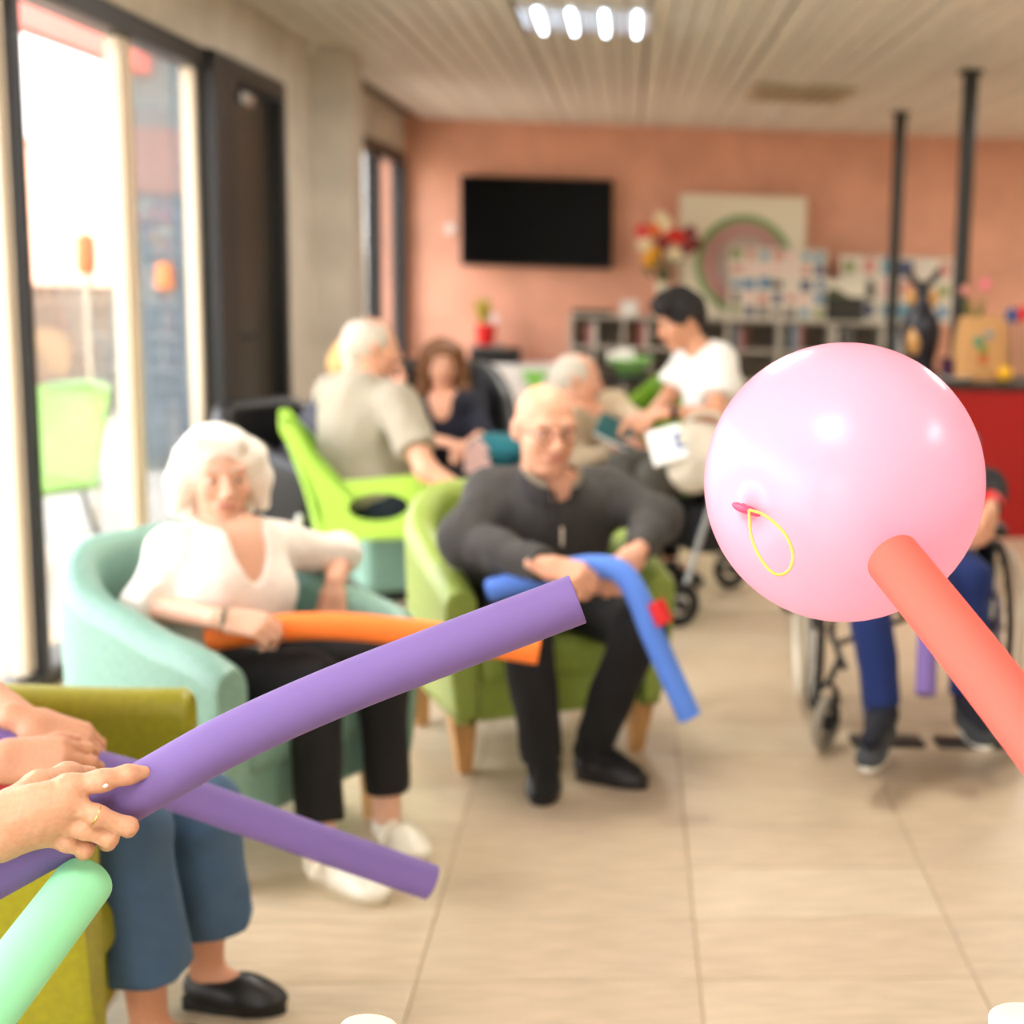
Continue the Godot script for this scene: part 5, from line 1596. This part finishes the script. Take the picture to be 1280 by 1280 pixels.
func build_props() -> void:
	var z := -14.2
	# low bookcase along the back wall
	var grey := mat(Color(0.78, 0.76, 0.70), 0.6)
	var bc := thing("bookcase", "low pale grey bookcase along the back wall", "bookcase", Vector3(1.2, 0, -14.38))
	for k in 8:
		part(bc, "upright", Shape.new().rbox(Vector3(-1.72 + k * 0.49, 0.47, 0), Vector3(0.03, 0.94, 0.4), 0.003, Basis(), 1), grey)
	for y in [0.05, 0.36, 0.66, 0.95]:
		part(bc, "shelf_board", Shape.new().rbox(Vector3(0, y, 0), Vector3(3.46, 0.026, 0.41), 0.003, Basis(), 1), grey)
	part(bc, "back_panel", Shape.new().box(Vector3(0, 0.48, -0.195), Vector3(3.44, 0.9, 0.01)), mat(Color(0.50, 0.46, 0.41), 0.8))
	var rng := RandomNumberGenerator.new()
	rng.seed = 77
	var cols := [["dark red", Color(0.36, 0.14, 0.13)], ["white", Color(0.85, 0.83, 0.78)], ["rose", Color(0.72, 0.45, 0.42)], ["grey", Color(0.5, 0.49, 0.47)], ["brown", Color(0.38, 0.25, 0.18)], ["black", Color(0.1, 0.1, 0.1)], ["pale blue", Color(0.55, 0.62, 0.68)]]
	var bm := []
	for q in cols:
		bm.append(mat(q[1], 0.6))
	var nth := ["first", "second", "third", "fourth", "fifth", "sixth", "seventh"]
	for row in [0.673, 0.373]:
		for k in (7 if row > 0.5 else 2):
			var x0 := 1.2 - 1.72 + k * 0.49 + 0.03
			var x := x0
			for b in 5:
				var w := rng.randf_range(0.028, 0.05)
				var hgt := rng.randf_range(0.19, 0.255)
				var ci := rng.randi() % cols.size()
				x += w
				var bo := thing("book", "%s book, %s from the left in the %s %s bookcase compartment" % [cols[ci][0], nth[b], nth[k], "upper" if row > 0.5 else "lower"], "book", Vector3(x - w / 2, row, -14.36), "books in the bookcase")
				part(bo, "cover", Shape.new().rbox(Vector3(0, hgt / 2, 0.02), Vector3(w - 0.002, hgt, 0.2), 0.003, Basis(), 1), bm[ci])
				part(bo, "pages", Shape.new().box(Vector3(0, hgt / 2, -0.0), Vector3(w - 0.008, hgt - 0.004, 0.19)), M.white)
	# big white board with a ring of green and mauve
	var tilt := Basis(Vector3.RIGHT, -0.07)
	var wb := thing("art_board", "large white board with a green and mauve ring, leaning on the wall", "board", Vector3(1.08, 0.965, -14.40), "", tilt)
	part(wb, "panel", Shape.new().rbox(Vector3(0, 0.575, 0), Vector3(1.2, 1.15, 0.025), 0.005, Basis(), 1), mat(Color(0.93, 0.90, 0.80), 0.7))
	for q in [[0.47, 0.40, Color(0.52, 0.66, 0.42), 0.016], [0.40, 0.27, Color(0.78, 0.60, 0.57), 0.0155], [0.27, 0.16, Color(0.78, 0.70, 0.66), 0.015]]:
		part(wb, "painted_ring", Shape.new().lathe(Vector3(0.02, 0.50, 0), [Vector2(q[1], q[3] - 0.004), Vector2(q[1], q[3]), Vector2(q[0], q[3]), Vector2(q[0], q[3] - 0.004)], Basis(Vector3.RIGHT, PI / 2), 40), grain(mat(q[2], 0.8), M.cloth_tone, Vector3.ONE * 5))
	# pin boards with pictures
	var pics := [Color(0.30, 0.50, 0.66), Color(0.86, 0.83, 0.78), Color(0.55, 0.60, 0.35), Color(0.80, 0.55, 0.50), Color(0.25, 0.30, 0.45), Color(0.90, 0.78, 0.75), Color(0.42, 0.60, 0.68), Color(0.35, 0.33, 0.32)]
	var pm := []
	for q in pics:
		pm.append(mat(q, 0.6))
	for q in [[Vector3(1.41, 0.965, -14.25), 0.92, 0.66, 7, 5, "white pin board full of small pictures in front of the ring board"], [Vector3(2.38, 0.965, -14.36), 0.74, 0.62, 4, 3, "white pin board with a few pictures behind the farther column"], [Vector3(2.93, 0.965, -14.36), 0.34, 0.62, 2, 3, "narrow white pin board behind the dark figurine"]]:
		var pb := thing("pin_board", q[5], "board", q[0], "pin boards on the bookcase", tilt)
		part(pb, "panel", Shape.new().rbox(Vector3(0, q[2] / 2, 0), Vector3(q[1], q[2], 0.02), 0.004, Basis(), 1), mat(Color(0.88, 0.85, 0.78), 0.7))
		for i in q[3]:
			for j in q[4]:
				var pw: float = q[1] / q[3]
				var ph: float = q[2] / q[4]
				part(pb, "picture", Shape.new().box(Vector3(-q[1] / 2 + (i + 0.5) * pw + rng.randf_range(-0.01, 0.01), (j + 0.5) * ph + rng.randf_range(-0.01, 0.01), 0.0115), Vector3(pw * rng.randf_range(0.5, 0.85), ph * rng.randf_range(0.5, 0.85), 0.003), Basis(Vector3.BACK, rng.randf_range(-0.15, 0.15))), pm[rng.randi() % pm.size()])
	var fr := thing("framed_photo", "dark landscape photograph in a frame on the bookcase", "picture", Vector3(2.05, 0.965, -14.20), "", tilt)
	part(fr, "print", Shape.new().rbox(Vector3(0, 0.20, 0.0), Vector3(0.38, 0.38, 0.02), 0.004, Basis(), 1), mat(Color(0.88, 0.86, 0.78), 0.5))
	part(fr, "dark_area", Shape.new().rbox(Vector3(0, 0.12, 0.009), Vector3(0.37, 0.22, 0.006), 0.002, Basis(), 1), grain(mat(Color(0.16, 0.17, 0.13), 0.5), M.cloth_tone, Vector3.ONE * 6))
	part(fr, "hill_area", Shape.new().slab([Vector2(-0.18, 0.22), Vector2(-0.18, 0.30), Vector2(-0.08, 0.31), Vector2(0.02, 0.24), Vector2(0.08, 0.22)], 0.006, Transform3D(Basis(), Vector3(0, 0, 0.009))), mat(Color(0.32, 0.34, 0.22), 0.6))
	# bouquet in a glass vase on the bookcase
	var bq := thing("bouquet", "bright bouquet of red, yellow and cream flowers in a vase", "flowers", Vector3(0.32, 0.964, -14.30))
	part(bq, "vase", Shape.new().lathe(Vector3.ZERO, [Vector2(0, 0.0), Vector2(0.06, 0.0), Vector2(0.07, 0.08), Vector2(0.05, 0.24), Vector2(0.07, 0.32), Vector2(0.062, 0.32), Vector2(0.045, 0.24), Vector2(0, 0.05)]), mat(Color(0.85, 0.83, 0.72), 0.2))
	var stem := mat(Color(0.22, 0.36, 0.16), 0.7)
	for k in 12:
		var a := TAU * k / 12.0
		part(bq, "stem", Shape.new().tube(spline([Vector3(0, 0.2, 0), Vector3(cos(a) * 0.05, 0.42, sin(a) * 0.04), Vector3(cos(a) * 0.16, 0.62 + 0.06 * sin(3 * a), sin(a) * 0.1)], 3), 0.008, 6), stem)
	for k in 14:
		var a := TAU * k / 14.0 + 0.3
		part(bq, "leaf", Shape.new().ball(Vector3(cos(a) * 0.15, 0.5 + 0.12 * sin(2.3 * k), sin(a) * 0.1), Vector3(0.05, 0.018, 0.03), Basis(Vector3.BACK, a), 8), stem)
	var fc := [Color(0.86, 0.16, 0.12), Color(0.97, 0.70, 0.18), Color(0.95, 0.90, 0.74), Color(0.92, 0.45, 0.15), Color(0.88, 0.25, 0.25), Color(0.5, 0.2, 0.2)]
	for q in [[-0.17, 0.66, 2], [-0.08, 0.58, 1], [-0.12, 0.52, 1], [-0.19, 0.78, 4], [-0.07, 0.80, 3], [0.03, 0.84, 2], [0.08, 0.76, 0], [0.16, 0.74, 0], [0.0, 0.68, 5], [0.22, 0.64, 5], [0.12, 0.58, 2], [0.25, 0.78, 5], [-0.02, 0.9, 2], [0.3, 0.68, 5]]:
		flower(bq, Vector3(q[0], q[1], 0.08), 0.075, mat(fc[q[2]], 0.7))
	for q in [[-0.3, "small white box lying on the bookcase near the bouquet"]]:
		var wb2 := thing("white_box", q[1], "box", Vector3(0.02, 0.964, -14.25))
		part(wb2, "carton", Shape.new().rbox(Vector3(0, 0.06, 0), Vector3(0.16, 0.12, 0.14), 0.01), M.white)
		part(wb2, "lid", Shape.new().rbox(Vector3(0, 0.125, 0), Vector3(0.17, 0.03, 0.15), 0.008), M.white)
	var tray := thing("dark_tray", "flat dark tray on the end of the bookcase", "tray", Vector3(-0.33, 0.964, -14.32))
	part(tray, "plate", Shape.new().rbox(Vector3(0, 0.02, 0), Vector3(0.36, 0.03, 0.3), 0.01), mat(Color(0.22, 0.24, 0.19), 0.6))
	part(tray, "rim", Shape.new().rbox(Vector3(0, 0.035, 0.14), Vector3(0.36, 0.03, 0.02), 0.006), mat(Color(0.22, 0.24, 0.19), 0.6))
	# low white cabinet with black case and red pot
	var cb := thing("low_cabinet", "low white cabinet under the television", "cabinet", Vector3(-0.98, 0, -14.32))
	part(cb, "carcass", Shape.new().rbox(Vector3(0, 0.27, 0), Vector3(0.92, 0.44, 0.4), 0.006, Basis(), 1), M.white)
	part(cb, "plinth", Shape.new().box(Vector3(0, 0.025, 0), Vector3(0.86, 0.05, 0.34)), M.black)
	for k in 2:
		var dd := part(cb, "door", Shape.new().rbox(Vector3(-0.23 + 0.46 * k, 0.27, 0.206), Vector3(0.44, 0.41, 0.016), 0.004, Basis(), 1), M.white)
		part(dd, "knob", Shape.new().ball(Vector3(-0.04 + 0.08 * k, 0.33, 0.225), Vector3.ONE * 0.014, Basis(), 10), M.chrome)
	part(cb, "green_sticker", Shape.new().slab([Vector2(-0.12, 0.12), Vector2(0.14, 0.12), Vector2(0.02, -0.12)], 0.004, Transform3D(Basis(), Vector3(0.12, 0.32, 0.216))), mat(Color(0.5, 0.78, 0.32), 0.6))
	var hf := thing("black_case", "flat black case on the low white cabinet", "case", Vector3(-1.22, 0.49, -14.30))
	part(hf, "case", Shape.new().rbox(Vector3(0, 0.07, 0), Vector3(0.46, 0.14, 0.32), 0.02), mat(Color(0.07, 0.075, 0.07), 0.5))
	part(hf, "lid", Shape.new().rbox(Vector3(-0.06, 0.15, 0), Vector3(0.30, 0.03, 0.28), 0.01), mat(Color(0.5, 0.48, 0.45), 0.4))
	var rp := thing("potted_plant", "small plant with yellow leaves in a red pot", "plant", Vector3(-1.31, 0.655, -14.28))
	part(rp, "pot", Shape.new().lathe(Vector3.ZERO, [Vector2(0, 0), Vector2(0.075, 0), Vector2(0.1, 0.19), Vector2(0.09, 0.19), Vector2(0.0, 0.15)]), mat(Color(0.85, 0.07, 0.07), 0.35))
	for k in 9:
		var a := TAU * k / 9.0
		part(rp, "leaf", Shape.new().ball(Vector3(cos(a) * 0.05 - 0.03, 0.27 + 0.05 * (k % 3), sin(a) * 0.05), Vector3(0.022, 0.075, 0.012), Basis(Vector3.BACK, -0.4 * cos(a)), 8), mat(Color(0.66, 0.60, 0.14), 0.6))
	flower(rp, Vector3(0.08, 0.25, 0.04), 0.05, mat(Color(0.95, 0.90, 0.88), 0.6))
	# dark table with green bowl
	var tb := thing("side_table", "dark table with a green bowl behind the seated people", "table", Vector3(0.22, 0, -9.9))
	part(tb, "tabletop", Shape.new().rbox(Vector3(0, 0.745, 0), Vector3(0.9, 0.035, 0.7), 0.01), M.black)
	for sx in [-1, 1]:
		for sz in [-1, 1]:
			part(tb, "leg", Shape.new().tube([Vector3(0.4 * sx, 0.73, 0.3 * sz), Vector3(0.4 * sx, 0.0, 0.3 * sz)], 0.022, 8), M.black)
	var gb := thing("green_bowl", "light green plastic bowl on the dark table", "bowl", Vector3(0.02, 0.763, -9.75))
	part(gb, "bowl", Shape.new().lathe(Vector3.ZERO, [Vector2(0, 0), Vector2(0.08, 0), Vector2(0.15, 0.10), Vector2(0.16, 0.11), Vector2(0.145, 0.105), Vector2(0.07, 0.02), Vector2(0, 0.02)]), mat(Color(0.66, 0.90, 0.52), 0.4))
	var nap := thing("white_towel", "crumpled white towel in the green bowl", "towel", Vector3(-0.04, 0.80, -9.75))
	var nf := Field.new()
	nf.wrinkle = 0.02
	nf.wrinkle_size = 14.0
	nf.egg(Vector3(0, 0.06, 0), Vector3(0.09, 0.06, 0.07)).egg(Vector3(0.05, 0.09, 0.01), Vector3(0.05, 0.05, 0.05))
	part(nap, "cloth", nf.shape(0.012), cloth(Color(0.93, 0.92, 0.88)))
	armchair("green leather tub armchair standing empty behind the young man's arms", Vector3(0.33, 0, -8.9), Vector3(-0.5, 0, 0.86), leatherette(Color(0.42, 0.58, 0.15)), 0.66, 0.86)
	armchair("black leather tub armchair under the person in the cream cardigan", Vector3(-0.19, 0, -7.12), Vector3(0.85, 0, 0.45), leatherette(Color(0.09, 0.085, 0.08)), 0.58, 0.72)
	# bag and booklets
	var bg := thing("cream_bag", "cream cloth bag hanging beside the young man's knee", "bag", Vector3(0.320, 0.606, -5.974) - Vector3(0, 0.0, 0))
	var bf := Field.new()
	bf.wrinkle = 0.02
	bf.wrinkle_size = 6.0
	bf.egg(Vector3(0, 0.13, 0), Vector3(0.155, 0.14, 0.07)).egg(Vector3(-0.05, 0.06, 0), Vector3(0.1, 0.06, 0.06)).egg(Vector3(0.06, 0.06, 0), Vector3(0.09, 0.06, 0.06))
	part(bg, "pouch", bf.shape(0.014), cloth(Color(0.80, 0.76, 0.68)))
	part(bg, "strap", Shape.new().tube(spline([Vector3(-0.1, 0.22, 0), Vector3(-0.05, 0.30, 0), Vector3(0.05, 0.30, 0), Vector3(0.1, 0.22, 0)], 5), 0.012, 8), cloth(Color(0.80, 0.76, 0.68)))
	var pp := thing("white_booklet", "white booklet on the young man's lap", "booklet", Vector3(0.167, 0.788, -5.946), "", Basis(Vector3.BACK, 0.3) * Basis(Vector3.RIGHT, 0.9))
	part(pp, "pages", Shape.new().rbox(Vector3.ZERO, Vector3(0.14, 0.012, 0.16), 0.003, Basis(), 1), M.white)
	part(pp, "blue_panel", Shape.new().box(Vector3(0.06, 0.007, 0.0), Vector3(0.06, 0.003, 0.08)), mat(Color(0.25, 0.4, 0.6), 0.6))
	var tbk := thing("teal_book", "dark teal book on the lap of the person in the cardigan", "book", Vector3(-0.033, 0.755, -6.608), "", Basis(Vector3.BACK, -0.45) * Basis(Vector3.RIGHT, 0.6))
	part(tbk, "cover", Shape.new().rbox(Vector3.ZERO, Vector3(0.2, 0.02, 0.15), 0.004, Basis(), 1), mat(Color(0.05, 0.33, 0.34), 0.5))
	part(tbk, "pages", Shape.new().box(Vector3(0, -0.001, 0.004), Vector3(0.192, 0.014, 0.15)), M.white)
	var lc := thing("coral_cloth", "coral red folded cloth on the lap of the person in jeans", "cloth", Vector3(-1.023, 0.606, -2.471))
	var lf := Field.new()
	lf.wrinkle = 0.012
	lf.wrinkle_size = 12.0
	lf.egg(Vector3(-0.02, 0.015, 0), Vector3(0.085, 0.026, 0.07)).egg(Vector3(-0.05, 0.035, -0.01), Vector3(0.06, 0.02, 0.05))
	part(lc, "folds", lf.shape(0.008), cloth(Color(0.86, 0.28, 0.30)))
	part(lc, "hem", Shape.new().tube(spline([Vector3(-0.08, 0.01, 0.06), Vector3(0.0, 0.012, 0.072), Vector3(0.055, 0.012, 0.04)], 4), 0.005, 6, true), cloth(Color(0.80, 0.24, 0.26)))
	var rt := thing("round_table", "small black round table behind the man in grey", "table", Vector3(-0.36, 0, -6.15))
	part(rt, "tabletop", Shape.new().lathe(Vector3(0, 0.62, 0), [Vector2(0, 0), Vector2(0.27, 0), Vector2(0.28, 0.012), Vector2(0.27, 0.025), Vector2(0, 0.025)], Basis(), 32), M.black)
	part(rt, "column", Shape.new().tube([Vector3(0, 0.02, 0), Vector3(0, 0.62, 0)], 0.03, 12), M.black)
	part(rt, "foot", Shape.new().lathe(Vector3.ZERO, [Vector2(0, 0.03), Vector2(0.05, 0.03), Vector2(0.2, 0.012), Vector2(0.2, 0), Vector2(0, 0)], Basis(), 24), M.black)
	var tq: Vector3 = Vector3(-0.526, 0.747, -6.168)
	var cu := thing("teal_cushion", "rounded teal cushion on the small round table", "cushion", Vector3(tq.x, 0.646, tq.z))
	part(cu, "cover", Field.new().egg(Vector3(0, 0.075, 0), Vector3(0.12, 0.075, 0.1)).shape(0.012), cloth(Color(0.12, 0.45, 0.50)))
	part(cu, "seam", Shape.new().lathe(Vector3(0, 0.075, 0), [Vector2(0.117, -0.006), Vector2(0.123, 0), Vector2(0.117, 0.006)], Basis(), 24), cloth(Color(0.10, 0.38, 0.43)))
	var pq: Vector3 = Vector3(-0.594, 0.726, -6.069)
	var pk := thing("pink_napkin", "pale pink folded napkin on the small round table", "napkin", Vector3(pq.x, 0.646, pq.z))
	part(pk, "fold", Shape.new().slab([Vector2(-0.05, 0), Vector2(0.06, 0), Vector2(0.045, 0.10), Vector2(0.0, 0.14), Vector2(-0.04, 0.09)], 0.03, Transform3D()), cloth(Color(0.90, 0.74, 0.72)))
	part(pk, "inner_fold", Shape.new().slab([Vector2(-0.03, 0), Vector2(0.07, 0), Vector2(0.06, 0.08), Vector2(0.01, 0.11)], 0.02, Transform3D(Basis(Vector3.UP, 0.3), Vector3(0.01, 0, -0.02))), cloth(Color(0.92, 0.78, 0.76)))
	# on the counter
	var top := 0.88
	var bag := thing("paper_bag", "brown paper bag with a flower print on the counter", "bag", Vector3(2.02, top, -8.52))
	var kraft := rough_skin(grain(mat(Color(0.80, 0.60, 0.38), 0.8), M.cloth_tone, Vector3.ONE * 4), M.leather, 0.2)
	var rings := []
	for q in [[0.0, 0.155, 0.08], [0.12, 0.165, 0.085], [0.26, 0.15, 0.07], [0.36, 0.125, 0.04]]:
		var ring := []
		for k in 16:
			var a := TAU * k / 16.0
			ring.append(Vector3(signf(cos(a)) * pow(absf(cos(a)), 0.5) * q[1], q[0], signf(sin(a)) * pow(absf(sin(a)), 0.5) * q[2]))
		rings.append(ring)
	part(bag, "paper", Shape.new().loft(rings), kraft)
	for q in [[-0.03, 0.22, Color(0.33, 0.55, 0.42), 0.035], [0.03, 0.26, Color(0.45, 0.58, 0.62), 0.025], [0.0, 0.17, Color(0.45, 0.52, 0.2), 0.03], [0.0, 0.12, Color(0.72, 0.35, 0.15), 0.04]]:
		part(bag, "print", Shape.new().ball(Vector3(q[0], q[1], 0.078), Vector3(q[3], q[3] * 0.9, 0.01), Basis(), 10), mat(q[2], 0.8))
	var fp := thing("potted_flower", "pink flower with green leaves behind the paper bag", "plant", Vector3(2.02, top, -8.72))
	part(fp, "pot", Shape.new().lathe(Vector3.ZERO, [Vector2(0, 0), Vector2(0.06, 0), Vector2(0.08, 0.15), Vector2(0, 0.14)]), mat(Color(0.6, 0.4, 0.3), 0.7))
	for k in 6:
		var a := TAU * k / 6.0
		part(fp, "leaf", Shape.new().tube(spline([Vector3(0, 0.14, 0), Vector3(cos(a) * 0.03, 0.32, sin(a) * 0.03), Vector3(cos(a) * 0.07, 0.46, sin(a) * 0.05)], 3), [0.014, 0.02, 0.022, 0.022, 0.018, 0.012, 0.004], 6, false, 0.3), mat(Color(0.42, 0.50, 0.10), 0.6))
	flower(fp, Vector3(0.05, 0.54, 0.02), 0.045, mat(Color(0.92, 0.52, 0.55), 0.6))
	flower(fp, Vector3(-0.06, 0.50, 0.0), 0.035, mat(Color(0.88, 0.58, 0.52), 0.6))
	var yb := thing("yellow_ball", "small yellow ball on the counter by the paper bag", "ball", Vector3(2.14, top, -8.40))
	part(yb, "shell", Shape.new().ball(Vector3(0, 0.045, 0), Vector3.ONE * 0.045), mat(Color(0.95, 0.72, 0.10), 0.4))
	part(yb, "seam", Shape.new().lathe(Vector3(0, 0.045, 0), [Vector2(0.0448, -0.002), Vector2(0.0458, 0), Vector2(0.0448, 0.002)], Basis(), 24), mat(Color(0.85, 0.62, 0.08), 0.5))
	for q in [[2.22, Color(0.12, 0.33, 0.55), "blue headed toy flower stick on the counter", 0.37], [2.28, Color(0.88, 0.15, 0.10), "red headed toy flower stick on the counter", 0.38]]:
		var tf := thing("flower_stick", q[2], "toy", Vector3(q[0], top, -8.55), "toy flower sticks")
		part(tf, "stick", Shape.new().tube([Vector3(0, 0, 0), Vector3(-0.02, q[3], 0)], 0.008, 6), mat(Color(0.2, 0.3, 0.2), 0.6))
		flower(tf, Vector3(-0.02, q[3], 0.01), 0.05, mat(q[1], 0.6))
	var fg := thing("figurine", "dark blue figurine with two amber globes and a curved crest", "figurine", Vector3(1.688, 0.884, -8.620) * Vector3(1, 0, 1) + Vector3(0, top, 0))
	var navy := mat(Color(0.055, 0.055, 0.11), 0.35)
	part(fg, "figure", Shape.new().lathe(Vector3.ZERO, [Vector2(0, 0), Vector2(0.1, 0), Vector2(0.105, 0.03), Vector2(0.085, 0.08), Vector2(0.105, 0.17), Vector2(0.12, 0.27), Vector2(0.10, 0.34), Vector2(0.06, 0.40), Vector2(0.035, 0.46), Vector2(0.05, 0.5), Vector2(0, 0.53)]), navy)
	part(fg, "crest", Shape.new().tube(spline([Vector3(-0.085, 0.60, 0), Vector3(-0.05, 0.545, 0), Vector3(0, 0.525, 0), Vector3(0.05, 0.545, 0), Vector3(0.085, 0.60, 0)], 4), 0.022, 8, true), navy)
	var amber := mat(Color(0.78, 0.58, 0.34), 0.25)
	for e in [-1, 1]:
		part(fg, "globe", Shape.new().ball(Vector3(0.065 * e, 0.455, 0.01), Vector3(0.034, 0.05, 0.034)), amber)
	part(fg, "gold_panel", Shape.new().ball(Vector3(-0.05, 0.21, 0.085), Vector3(0.045, 0.085, 0.03)), amber)
	var cp := thing("purple_cup", "small dark purple cup on the counter beside the column", "cup", Vector3(1.831, 0.897, -8.500) * Vector3(1, 0, 1) + Vector3(0, top, 0))
	part(cp, "cup", Shape.new().lathe(Vector3.ZERO, [Vector2(0, 0), Vector2(0.035, 0), Vector2(0.045, 0.12), Vector2(0.04, 0.12), Vector2(0.03, 0.01), Vector2(0, 0.01)]), mat(Color(0.25, 0.08, 0.22), 0.4))
	part(cp, "handle", Shape.new().tube(spline([Vector3(0.042, 0.1, 0), Vector3(0.07, 0.08, 0), Vector3(0.065, 0.04, 0), Vector3(0.036, 0.03, 0)], 4), 0.006, 6), mat(Color(0.25, 0.08, 0.22), 0.4))
	var sc := thing("white_saucer", "white saucer on the counter in front of the column", "saucer", Vector3(1.86, top, -8.42))
	part(sc, "plate", Shape.new().lathe(Vector3.ZERO, [Vector2(0, 0), Vector2(0.05, 0), Vector2(0.09, 0.02), Vector2(0.088, 0.025), Vector2(0.05, 0.008), Vector2(0, 0.008)]), M.white)
	var cap := thing("patterned_cap", "small patterned cloth cap on the counter beside the figurine", "cap", Vector3(1.517, 0.894, -8.450) * Vector3(1, 0, 1) + Vector3(0, top, 0))
	part(cap, "crown", Shape.new().lathe(Vector3.ZERO, [Vector2(0.085, 0), Vector2(0.085, 0.05), Vector2(0.06, 0.10), Vector2(0, 0.12)]), cloth(Color(0.75, 0.70, 0.68)))
	part(cap, "badge", Shape.new().ball(Vector3(0.03, 0.06, 0.07), Vector3(0.03, 0.03, 0.015)), mat(Color(0.75, 0.35, 0.33), 0.7))

func _ready() -> void:
	stage()
	palette()
	build_room()
	build_outside()
	build_fixtures()
	build_furniture()
	build_people()
	build_foreground()
	build_props()
